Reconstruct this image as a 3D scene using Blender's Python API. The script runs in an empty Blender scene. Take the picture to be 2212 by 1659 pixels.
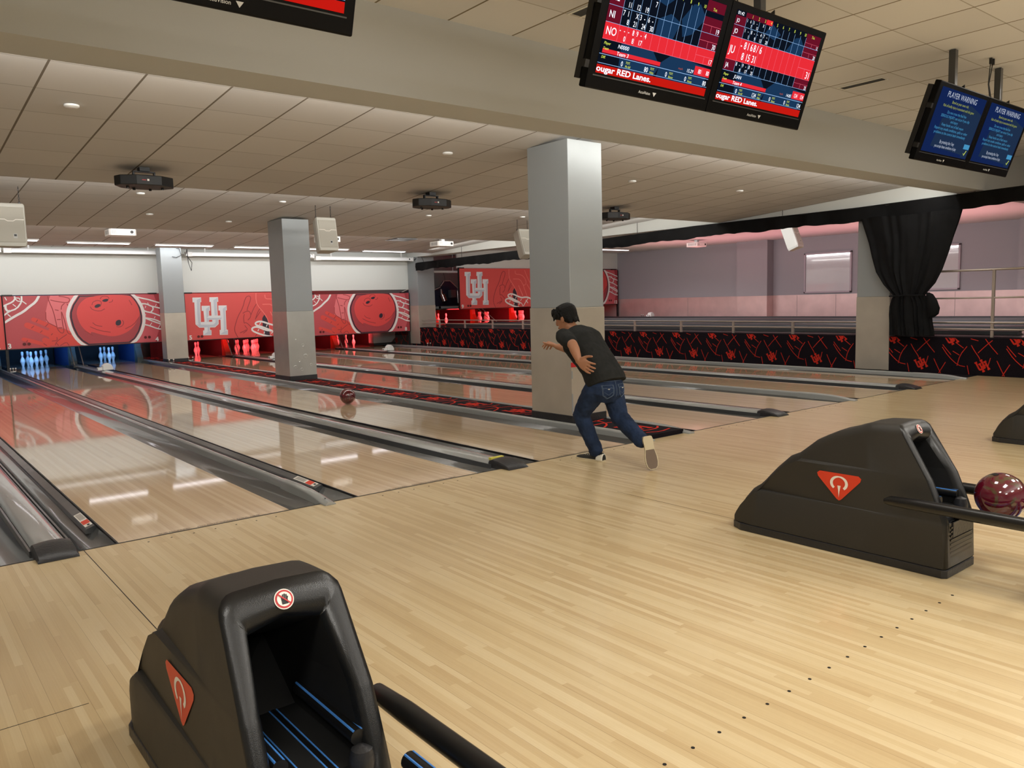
import bpy, bmesh, math, random
from mathutils import Vector, Matrix
from mathutils.bvhtree import BVHTree
random.seed(7)
R = math.radians
SC = bpy.context.scene
COL = SC.collection
PI = math.pi

# ------------------------------------------------------------------ camera
cam_d = bpy.data.cameras.new('camera'); cam = bpy.data.objects.new('camera', cam_d); COL.objects.link(cam)
SC.camera = cam
CAM = Vector((-1.0323, -4.9987, 1.3585))
yaw, pitch, roll = -0.678091, -0.105503, -0.026699
fwd = Vector((-math.sin(yaw)*math.cos(pitch), math.cos(yaw)*math.cos(pitch), math.sin(pitch)))
rgt = Vector((math.cos(yaw), math.sin(yaw), 0)); upv = rgt.cross(fwd)
r2 = math.cos(roll)*rgt + math.sin(roll)*upv; u2 = -math.sin(roll)*rgt + math.cos(roll)*upv
M = Matrix((r2, u2, -fwd)).transposed().to_4x4(); M.translation = CAM
cam.matrix_world = M
cam_d.sensor_width = 36; cam_d.lens = 1713.2/2212*36; cam_d.clip_start = .05; cam_d.clip_end = 100

# ------------------------------------------------------------------ view, world, large lights
SC.cycles.sample_clamp_indirect = 4; SC.cycles.blur_glossy = 1
SC.view_settings.view_transform = 'Standard'; SC.view_settings.look = 'None'
SC.view_settings.exposure = 0.16; SC.view_settings.gamma = 1; SC.view_settings.use_curve_mapping = False
w = bpy.data.worlds.new('world'); SC.world = w; w.use_nodes = True
w.node_tree.nodes['Background'].inputs[0].default_value = (1, .93, .84, 1)
w.node_tree.nodes['Background'].inputs[1].default_value = .04

def area(name, loc, size, power, color=(1, 1, 1), direction=(0, 0, -1), spread=180):
    d = bpy.data.lights.new(name, 'AREA'); d.shape = 'RECTANGLE'; d.size, d.size_y = size
    d.energy = power; d.color = color; d.spread = R(spread)
    o = bpy.data.objects.new(name, d); COL.objects.link(o); o.location = loc
    o.rotation_euler = Vector(direction).to_track_quat('-Z', 'Y').to_euler()
    return o
WARM = (1, .965, .90); NEUT = (1, .975, .93); COOL = (.95, .97, 1)
# troffers over the players' area, behind and beside the viewpoint
for lx in (-1.8, 1.9, 5.6, 9.3):
    for ly in (-4.9, -8.2):
        area('troffer_light', (lx, ly, 3.38), (1.2, .6), 58, WARM)
for lx in (2.2, 8.0):
    area('troffer_light', (lx, -2.9, 3.38), (.6, .6), 26, WARM)
# cove lights hidden above the baffle edges; beam and lane-facing ones are added fill
for x, wd, e in ((.6, 6.6, 60), (4.9, 1.0, 3), (8.8, 6.2, 55)):
    area('cove_and_fill_light', (x, .47, 2.99), (wd, .10), e, NEUT, (0, .75, -.65))  # added fill behind the beam for the first stretch of lanes
for y, z, e in ((4.90, 2.96, 62), (10.37, 2.96, 110)):
    area('cove_and_fill_light', (4.6, y, z), (14.5, .10), e, NEUT, (0, .75, -.65))  # added downward fill to brighten the lanes
area('cove_and_fill_light', (4.6, 4.95, 2.88), (14.5, .08), 170, NEUT, (0, .88, .47), 80)
area('cove_and_fill_light', (4.6, .50, 2.92), (14.0, .08), 45, NEUT, (0, .75, .66), 150)  # added upward fill for the baffle next to the beam
area('cove_and_fill_light', (4.6, 10.42, 2.88), (14.5, .08), 120, (1, .90, .87), (0, .88, .47), 80)
area('cove_and_fill_light', (4.6, 15.25, 2.87), (14.5, .10), 66, COOL, (0, .75, -.65))
# pin deck lamps behind the masking units
for cx in (-2.2, -.95, .527, 2.096, 3.807):
    area('pin_lamp', (cx, 17.35, .80), (.9, .12), 11, (.14, .42, 1), (0, 1, -.30), 120)
for cx, z0 in ((6.1, 0), (7.8, 0), (9.4, 0), (11.15, 0), (14.82, .24), (16.66, .24), (18.35, .24), (20.1, .24)):
    area('pin_lamp', (cx, 17.35, .80+z0), (.9, .12), 26, (1, .05, .06), (0, 1, -.30), 120)
# raised bay on the right: red uplights, plus added neutral fill
area('bay_fill', (18.0, 3.5, 2.95), (4, 3), 130, (1, .93, .92), (.35, 0, -1), 115)  # unseen neutral light added to brighten the bay walls
area('bay_fill', (18.0, 12.5, 2.95), (5, 3), 140, (1, .93, .93), (.35, 0, -1), 115)
area('bay_wall_wash', (12.85, 8.0, 2.93), (15, .1), 130, (.97, .97, 1), (1, 0, -.28), 120)  # wall wash added out of sight behind the soffit
area('ceiling_fill', (4, -7.5, 2.5), (12, .5), 130, NEUT, (0, .45, 1), 150)  # unseen uplight added to lift the high ceiling
area('bay_uplight', (19.0, 8.0, .7), (3, 9), 80, (1, .34, .38), (0, 0, 1), 110)
area('bay_uplight', (16.2, 2.5, 1.1), (2, 6), 48, (1, .34, .38), (.1, 0, 1), 110)
area('bay_fill', (13.5, 17.6, 2.9), (1.2, .2), 14, (1, .97, .95), (0, 1, -.45))  # added to brighten the back wall by the machines
area('soffit_fill', (11.6, 12.6, 2.75), (3.5, .06), 5, NEUT, (1, 0, .1))  # added fill, this and the next, to brighten the soffit face
area('soffit_fill', (11.6, 7.2, 2.72), (3.5, .06), 5, NEUT, (1, 0, .1))

# ------------------------------------------------------------------ materials
def lin(c):
    return tuple(((x/255)/12.92 if x/255 <= .04045 else ((x/255+.055)/1.055)**2.4) for x in c)
def mat(name, rgb, rough=.5, metal=0, coat=0, coat_rough=.03, emit=0, spec=.5, bump=0, bscale=200):
    m = bpy.data.materials.new(name); m.use_nodes = True; nt = m.node_tree
    b = nt.nodes['Principled BSDF']; c = lin(rgb)+(1,)
    b.inputs['Base Color'].default_value = c; b.inputs['Roughness'].default_value = rough
    b.inputs['Metallic'].default_value = metal; b.inputs['Coat Weight'].default_value = coat
    b.inputs['Coat Roughness'].default_value = coat_rough; b.inputs['Specular IOR Level'].default_value = spec
    if emit:
        b.inputs['Emission Color'].default_value = c; b.inputs['Emission Strength'].default_value = emit
    # every surface gets a slight procedural variation of roughness
    tc = nt.nodes.new('ShaderNodeTexCoord'); n = nt.nodes.new('ShaderNodeTexNoise')
    n.inputs['Scale'].default_value = 9; nt.links.new(tc.outputs['Object'], n.inputs['Vector'])
    mr = nt.nodes.new('ShaderNodeMapRange'); mr.inputs['To Min'].default_value = max(0, rough-.04); mr.inputs['To Max'].default_value = min(1, rough+.04)
    nt.links.new(n.outputs[0], mr.inputs['Value']); nt.links.new(mr.outputs[0], b.inputs['Roughness'])
    if bump:
        n2 = nt.nodes.new('ShaderNodeTexNoise'); n2.inputs['Scale'].default_value = bscale
        nt.links.new(tc.outputs['Object'], n2.inputs['Vector'])
        bp = nt.nodes.new('ShaderNodeBump'); bp.inputs['Strength'].default_value = bump; bp.inputs['Distance'].default_value = .01
        nt.links.new(n2.outputs[0], bp.inputs['Height']); nt.links.new(bp.outputs[0], b.inputs['Normal'])
    return m
def nodes(m): return m.node_tree, m.node_tree.nodes['Principled BSDF']
def mth(nt, op, a, b=None):
    n = nt.nodes.new('ShaderNodeMath'); n.operation = op
    for i, v in enumerate((a, b)):
        if v is None: continue
        if isinstance(v, (int, float)): n.inputs[i].default_value = v
        else: nt.links.new(v, n.inputs[i])
    return n.outputs[0]
def wood(name, c1, c2, c3, bw, rough, coat, coat_rough, seg=1.3, bump=.02, dark=.72):
    m = mat(name, c1, rough, 0, coat, coat_rough); nt, b = nodes(m)
    tc = nt.nodes.new('ShaderNodeTexCoord'); sp = nt.nodes.new('ShaderNodeSeparateXYZ'); nt.links.new(tc.outputs['Object'], sp.inputs[0])
    bi = mth(nt, 'FLOOR', mth(nt, 'DIVIDE', sp.outputs[0], bw))
    wn = nt.nodes.new('ShaderNodeTexWhiteNoise'); wn.noise_dimensions = '1D'; nt.links.new(bi, wn.inputs['W'])
    si = mth(nt, 'FLOOR', mth(nt, 'ADD', mth(nt, 'DIVIDE', sp.outputs[1], seg), mth(nt, 'MULTIPLY', wn.outputs['Value'], 9)))
    wn2 = nt.nodes.new('ShaderNodeTexWhiteNoise'); wn2.noise_dimensions = '2D'
    cb = nt.nodes.new('ShaderNodeCombineXYZ'); nt.links.new(bi, cb.inputs[0]); nt.links.new(si, cb.inputs[1]); nt.links.new(cb.outputs[0], wn2.inputs['Vector'])
    mp = nt.nodes.new('ShaderNodeMapping'); mp.inputs['Scale'].default_value = (160, 2.2, 1); nt.links.new(tc.outputs['Object'], mp.inputs[0])
    ns = nt.nodes.new('ShaderNodeTexNoise'); ns.inputs['Scale'].default_value = 1; ns.inputs['Detail'].default_value = 3; nt.links.new(mp.outputs[0], ns.inputs['Vector'])
    v = mth(nt, 'ADD', mth(nt, 'MULTIPLY', wn2.outputs['Value'], .62), mth(nt, 'MULTIPLY', ns.outputs[0], .42))
    cr = nt.nodes.new('ShaderNodeValToRGB'); nt.links.new(v, cr.inputs[0])
    e = cr.color_ramp.elements; e[0].position = .12; e[0].color = lin(c3)+(1,); e[1].position = .9; e[1].color = lin(c2)+(1,)
    k = cr.color_ramp.elements.new(.5); k.color = lin(c1)+(1,)
    fr = mth(nt, 'FRACT', mth(nt, 'DIVIDE', sp.outputs[0], bw*4)); ln = mth(nt, 'LESS_THAN', fr, .018)
    mx = nt.nodes.new('ShaderNodeMix'); mx.data_type = 'RGBA'; mx.blend_type = 'MULTIPLY'; nt.links.new(ln, mx.inputs[0])
    nt.links.new(cr.outputs[0], mx.inputs[6]); mx.inputs[7].default_value = (dark, dark*.95, dark*.9, 1)
    nt.links.new(mx.outputs[2], b.inputs['Base Color'])
    if bump:
        n2 = nt.nodes.new('ShaderNodeTexNoise'); n2.inputs['Scale'].default_value = 1
        mp2 = nt.nodes.new('ShaderNodeMapping'); mp2.inputs['Scale'].default_value = (14, 1.5, 1); nt.links.new(tc.outputs['Object'], mp2.inputs[0]); nt.links.new(mp2.outputs[0], n2.inputs['Vector'])
        bp = nt.nodes.new('ShaderNodeBump'); bp.inputs['Strength'].default_value = bump; bp.inputs['Distance'].default_value = .01
        nt.links.new(n2.outputs[0], bp.inputs['Height']); nt.links.new(bp.outputs[0], b.inputs['Normal']); nt.links.new(bp.outputs[0], b.inputs['Coat Normal'])
    return m
def tiles(name, rgb, line, yoff, xoff=.05, s=.608):
    m = mat(name, rgb, .9, bump=.12, bscale=260); nt, b = nodes(m)
    tc = nt.nodes.new('ShaderNodeTexCoord'); sp = nt.nodes.new('ShaderNodeSeparateXYZ'); nt.links.new(tc.outputs['Object'], sp.inputs[0])
    fx = mth(nt, 'FRACT', mth(nt, 'DIVIDE', mth(nt, 'SUBTRACT', sp.outputs[0], xoff-.009-6.08), s)); lx = mth(nt, 'LESS_THAN', fx, .027)
    fy = mth(nt, 'FRACT', mth(nt, 'DIVIDE', mth(nt, 'SUBTRACT', sp.outputs[1], yoff-18.24), s)); ly = mth(nt, 'MULTIPLY', mth(nt, 'LESS_THAN', fy, .016), .55)
    tn = nt.nodes.new('ShaderNodeTexWhiteNoise'); tn.noise_dimensions = '2D'; cb = nt.nodes.new('ShaderNodeCombineXYZ')
    nt.links.new(mth(nt, 'FLOOR', mth(nt, 'DIVIDE', mth(nt, 'SUBTRACT', sp.outputs[0], xoff), s)), cb.inputs[0])
    nt.links.new(mth(nt, 'FLOOR', mth(nt, 'DIVIDE', mth(nt, 'SUBTRACT', sp.outputs[1], yoff), s)), cb.inputs[1]); nt.links.new(cb.outputs[0], tn.inputs['Vector'])
    hv = nt.nodes.new('ShaderNodeHueSaturation'); hv.inputs['Color'].default_value = lin(rgb)+(1,)
    mr = nt.nodes.new('ShaderNodeMapRange'); mr.inputs['To Min'].default_value = .94; mr.inputs['To Max'].default_value = 1.03
    nt.links.new(tn.outputs['Value'], mr.inputs['Value']); nt.links.new(mr.outputs[0], hv.inputs['Value'])
    mx = nt.nodes.new('ShaderNodeMix'); mx.data_type = 'RGBA'; nt.links.new(mth(nt, 'MAXIMUM', lx, ly), mx.inputs[0])
    nt.links.new(hv.outputs[0], mx.inputs[6]); mx.inputs[7].default_value = lin(line)+(1,); nt.links.new(mx.outputs[2], b.inputs['Base Color'])
    return m
def metal_panel(name, rgb, rough, dents=0, metal=1):
    m = mat(name, rgb, rough, metal); nt, b = nodes(m)
    tc = nt.nodes.new('ShaderNodeTexCoord'); n = nt.nodes.new('ShaderNodeTexNoise'); n.inputs['Scale'].default_value = 2.2; n.inputs['Detail'].default_value = 4
    nt.links.new(tc.outputs['Object'], n.inputs['Vector'])
    cr = nt.nodes.new('ShaderNodeValToRGB'); c = lin(rgb); e = cr.color_ramp.elements
    e[0].position = .3; e[0].color = tuple(x*.88 for x in c)+(1,); e[1].position = .7; e[1].color = tuple(min(1, x*1.06) for x in c)+(1,)
    nt.links.new(n.outputs[0], cr.inputs[0]); nt.links.new(cr.outputs[0], b.inputs['Base Color'])
    if dents:
        v = nt.nodes.new('ShaderNodeTexNoise'); v.inputs['Scale'].default_value = 5; nt.links.new(tc.outputs['Object'], v.inputs['Vector'])
        bp = nt.nodes.new('ShaderNodeBump'); bp.inputs['Strength'].default_value = dents; bp.inputs['Distance'].default_value = .03
        nt.links.new(v.outputs[0], bp.inputs['Height']); nt.links.new(bp.outputs[0], b.inputs['Normal'])
    return m
def brushed_cloth(name, rgb, rough=.9, scale=600, strength=.3, var=.35, vs=14):
    m = mat(name, rgb, rough, bump=strength, bscale=scale, spec=.2); nt, b = nodes(m)
    tc = nt.nodes.new('ShaderNodeTexCoord'); n = nt.nodes.new('ShaderNodeTexNoise'); n.inputs['Scale'].default_value = vs; n.inputs['Detail'].default_value = 5
    nt.links.new(tc.outputs['Object'], n.inputs['Vector']); cr = nt.nodes.new('ShaderNodeValToRGB'); c = lin(rgb); e = cr.color_ramp.elements
    e[0].position = .3; e[0].color = tuple(x*(1-var) for x in c)+(1,); e[1].position = .7; e[1].color = tuple(min(1, x*(1+var)) for x in c)+(1,)
    nt.links.new(n.outputs[0], cr.inputs[0]); nt.links.new(cr.outputs[0], b.inputs['Base Color'])
    return m
def emis(name, rgb, s=1.0):
    m = bpy.data.materials.new(name); m.use_nodes = True; nt = m.node_tree
    for n in list(nt.nodes): nt.nodes.remove(n)
    o = nt.nodes.new('ShaderNodeOutputMaterial'); e = nt.nodes.new('ShaderNodeEmission'); e.inputs[0].default_value = lin(rgb)+(1,); e.inputs[1].default_value = s
    nt.links.new(e.outputs[0], o.inputs[0]); return m

MT = {}
MT['approach'] = wood('approach_maple', (204, 181, 138), (214, 194, 154), (190, 163, 120), .0272, .32, .5, .16, seg=.8)
MT['lane'] = wood('lane_maple', (196, 170, 134), (208, 184, 150), (182, 154, 118), .0275, .6, 1, .045, seg=3.5, bump=0, dark=.84)
MT['deck'] = mat('pin_deck', (150, 140, 125), .2, 0, 1)
MT['gutter'] = mat('gutter_grey', (74, 76, 76), .22, 0, .8, .06)
MT['cap'] = mat('cap_grey', (150, 152, 150), .22, 0, .8, .05)
MT['capdark'] = mat('cap_dark', (62, 64, 66), .3, 0, .4, .1)
MT['rubber'] = mat('black_rubber', (38, 38, 40), .38, bump=.2, bscale=60)
MT['black'] = mat('black', (16, 16, 17), .45)
MT['pit'] = mat('pit_black', (14, 13, 14), .8)
MT['tileA'] = tiles('ceiling_tile_near', (222, 223, 226), (128, 118, 100), 0)
MT['tileB'] = tiles('ceiling_tile', (214, 211, 206), (120, 110, 96), 1.14)
MT['plaster'] = mat('painted_soffit', (196, 200, 202), .8, bump=.1, bscale=300)
MT['white'] = mat('white_wall', (218, 220, 214), .85, bump=.05, bscale=250)
MT['colpaint'] = mat('column_paint', (156, 161, 162), .42, .25, bump=.15, bscale=350)
MT['steel'] = metal_panel('column_steel', (196, 188, 174), .36, 0, .45)
MT['steeldent'] = metal_panel('dented_steel', (196, 196, 190), .30, .008, .55)
MT['lav'] = mat('lavender_wall', (150, 147, 152), .6, bump=.1, bscale=300)
MT['wallsteel'] = metal_panel('wall_steel', (214, 184, 180), .36, 0, .5)
MT['greywall'] = mat('grey_wall', (120, 120, 118), .8)
MT['hood'] = mat('black_hood_plastic', (44, 42, 38), .48, bump=.25, bscale=700, spec=.5)
MT['hoodrim'] = mat('black_hood_rim', (20, 21, 22), .3, bump=.1, bscale=500)
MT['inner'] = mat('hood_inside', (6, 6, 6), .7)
MT['tube'] = mat('black_tube', (18, 18, 18), .35)
MT['blue'] = mat('blue_stripe', (70, 130, 205), .25, coat=.5)
MT['signred'] = mat('sign_red', (214, 62, 34), .4)
MT['signwhite'] = mat('sign_white', (238, 232, 222), .4)
MT['stred'] = mat('sticker_red', (190, 30, 36), .4)
MT['pin'] = mat('pin_white', (236, 234, 228), .25, coat=.6)
MT['pinred'] = mat('pin_stripe', (225, 60, 80), .3, coat=.6)
MT['valance'] = brushed_cloth('black_drape', (13, 13, 14), .85, 300, .2, .3, 6)
MT['carpet'] = brushed_cloth('black_carpet', (20, 14, 22), .95, 500, .6, .5, 90)
MT['carpetred'] = brushed_cloth('red_carpet_pattern', (212, 52, 36), .95, 500, .6, .15, 60)
MT['rail'] = mat('rail_metal', (190, 178, 168), .35, .6)
MT['monitor'] = mat('monitor_black', (6, 6, 7), .35, spec=.12)
MT['projblack'] = mat('black_projector', (24, 24, 24), .5)
MT['speaker'] = mat('cream_speaker', (196, 194, 184), .5, bump=.1, bscale=400)
MT['grille'] = mat('speaker_grille', (184, 180, 168), .6, bump=.4, bscale=700)
MT['chrome'] = mat('chrome', (200, 200, 200), .15, 1)
MT['whiteplastic'] = mat('white_plastic', (236, 236, 232), .4)
MT['led'] = emis('lit_tube', (255, 250, 255), 5)
MT['glass'] = mat('window_glass', (196, 198, 200), .08, 0, 1, .02)  # pale base colour stands in for reflections of the bright interior
MT['frame'] = mat('window_frame', (168, 158, 166), .5)
MT['screen_housing'] = mat('screen_housing', (250, 252, 250), .3)
# printed artwork colours
for k, c in dict(red=(226, 84, 80), rose=(196, 82, 88), pink=(238, 124, 128), orange=(228, 78, 68), wine=(176, 62, 70), ballred=(232, 80, 78), balldark=(178, 70, 76), coral=(216, 96, 104), line=(168, 56, 60), pale=(246, 130, 124), wht=(246, 240, 236), ink=(52, 40, 54), grey=(206, 209, 218), lgrey=(236, 237, 240), dot=(96, 16, 20)).items():
    MT['art_'+k] = mat('print_'+k, c, .45)

# ------------------------------------------------------------------ mesh helpers
def link(o): COL.objects.link(o); return o
def tag(o, label=None, cat=None, group=None, kind=None):
    if label: o['label'] = label
    if cat: o['category'] = cat
    if group: o['group'] = group
    if kind: o['kind'] = kind
    return o
def thing(name, label, cat, loc=(0, 0, 0), group=None, rot=(0, 0, 0)):
    o = bpy.data.objects.new(name, None); o.empty_display_size = .1; link(o); o.location = loc; o.rotation_euler = rot
    return tag(o, label, cat, group)
def root_inv(o):
    while o.parent: o = o.parent
    return (Matrix.Translation(o.location) @ o.rotation_euler.to_matrix().to_4x4()).inverted()
class MB:
    def __init__(s): s.v = []; s.f = []; s.m = []
    def add(s, vs, fs, mi=0):
        b = len(s.v); s.v += [tuple(v) for v in vs]
        for f in fs: s.f.append([b+i for i in f]); s.m.append(mi)
        return s
    def box(s, a, b, mi=0):
        x0, y0, z0 = a; x1, y1, z1 = b
        return s.add([(x0,y0,z0),(x1,y0,z0),(x1,y1,z0),(x0,y1,z0),(x0,y0,z1),(x1,y0,z1),(x1,y1,z1),(x0,y1,z1)],
                     [(0,3,2,1),(4,5,6,7),(0,1,5,4),(1,2,6,5),(2,3,7,6),(3,0,4,7)], mi)
    def prism(s, pts, h, fn, mi=0):
        # pts: 2-D outline, fn(a, b, t) -> 3-D point, t = 0..h
        n = len(pts); vs = [fn(a, b, 0) for a, b in pts]+[fn(a, b, h) for a, b in pts]
        return s.add(vs, [list(range(n))[::-1], list(range(n, 2*n))]+[(i, (i+1) % n, n+(i+1) % n, n+i) for i in range(n)], mi)
    def loft(s, rings, mi=0, cap=True, closed=True):
        n = len(rings[0]); vs = [p for r in rings for p in r]; fs = []
        for j in range(len(rings)-1):
            for i in range(n if closed else n-1):
                a = j*n+i; b = j*n+(i+1) % n; fs.append((a, b, b+n, a+n))
        if cap and closed: fs.append(list(range(n))[::-1]); fs.append([len(vs)-n+i for i in range(n)])
        return s.add(vs, fs, mi)
    def tube(s, path, r, n=12, mi=0, cap=True):
        path = [Vector(p) for p in path]; rings = []
        rr = r if isinstance(r, (list, tuple)) else [r]*len(path); up = None
        for i, p in enumerate(path):
            t = (path[min(i+1, len(path)-1)]-path[max(i-1, 0)]).normalized()
            if up is None: up = Vector((0, 0, 1)) if abs(t.z) < .9 else Vector((1, 0, 0))
            sd = t.cross(up).normalized(); up = sd.cross(t).normalized()
            rings.append([p+(sd*math.cos(2*PI*k/n)+up*math.sin(2*PI*k/n))*rr[i] for k in range(n)])
        return s.loft(rings, mi, cap)
    def lathe(s, prof, c=(0, 0, 0), n=24, mi=0, mfun=None):
        rings = [[(c[0]+r*math.cos(2*PI*k/n), c[1]+r*math.sin(2*PI*k/n), c[2]+z) for k in range(n)] for r, z in prof]
        b = len(s.f); s.loft(rings, mi)
        if mfun:
            for j in range(len(prof)-1):
                for i in range(n): s.m[b+j*n+i] = mfun((prof[j][1]+prof[j+1][1])/2)
        return s
    def ribbon(s, pts, w, fn, mi=0, smooth=1):
        pts = [Vector(p) for p in pts]
        for _ in range(smooth):
            if len(pts) > 2:
                q = [pts[0]]
                for i in range(len(pts)-1): q += [pts[i]*.75+pts[i+1]*.25, pts[i]*.25+pts[i+1]*.75]
                pts = q+[pts[-1]]
        n = len(pts); L = []; Rr = []
        for i, p in enumerate(pts):
            t = (pts[min(i+1, n-1)]-pts[max(i-1, 0)])
            t = t.normalized() if t.length else Vector((1, 0)); d = Vector((-t.y, t.x))*w/2
            L.append(p+d); Rr.append(p-d)
        vs = [fn(*p) for p in L]+[fn(*p) for p in Rr]
        return s.add(vs, [(i, i+1, n+i+1, n+i) for i in range(n-1)], mi)
    def poly(s, pts, fn, mi=0): return s.add([fn(a, b) for a, b in pts], [list(range(len(pts)))], mi)
    def build(s, name, mats, parent=None, smooth=False, bevel=0, world=True, tri=False, seg=2, angle=40, subsurf=0):
        me = bpy.data.meshes.new(name); me.from_pydata(s.v, [], s.f)
        if not isinstance(mats, (list, tuple)): mats = [mats]
        for m in mats: me.materials.append(MT[m] if isinstance(m, str) else m)
        me.polygons.foreach_set('material_index', s.m)
        bm = bmesh.new(); bm.from_mesh(me)
        if tri: bmesh.ops.triangulate(bm, faces=[f for f in bm.faces if len(f.verts) > 4])
        else: bmesh.ops.recalc_face_normals(bm, faces=bm.faces)
        bm.to_mesh(me); bm.free()
        if parent is not None and world: me.transform(root_inv(parent))
        o = link(bpy.data.objects.new(name, me))
        if parent is not None: o.parent = parent
        if bevel:
            md = o.modifiers.new('bevel', 'BEVEL'); md.width = bevel; md.segments = seg; md.limit_method = 'ANGLE'; md.angle_limit = R(angle)
        if subsurf:
            md = o.modifiers.new('subsurf', 'SUBSURF'); md.levels = subsurf; md.render_levels = subsurf
        if smooth:
            for p in me.polygons: p.use_smooth = True
            me.set_sharp_from_angle(angle=R(35)) if hasattr(me, 'set_sharp_from_angle') else None
        return o
_tc = {}
def text_mesh(st, size=1, bold=0, align='LEFT'):
    k = (st, bold, align)
    if k not in _tc:
        c = bpy.data.curves.new('t', 'FONT'); c.body = st; c.size = 1; c.offset = bold; c.align_x = align; c.resolution_u = 3
        o = bpy.data.objects.new('t', c); COL.objects.link(o)
        me = bpy.data.meshes.new_from_object(o.evaluated_get(bpy.context.evaluated_depsgraph_get()))
        _tc[k] = ([tuple(v.co) for v in me.vertices], [tuple(p.vertices) for p in me.polygons])
        bpy.data.objects.remove(o); bpy.data.curves.remove(c); bpy.data.meshes.remove(me)
    return _tc[k]
def put_text(mb, st, x, y, h, fn, mi=0, bold=0, align='LEFT', sx=1, sh=0):
    vs, fs = text_mesh(st, 1, bold, align); k = h/.72
    mb.add([fn(x+(v[0]*sx+v[1]*sh)*k, y+v[1]*k) for v in vs], fs, mi)
def struct(o, label=None): return tag(o, label, None, None, 'structure')
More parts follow.
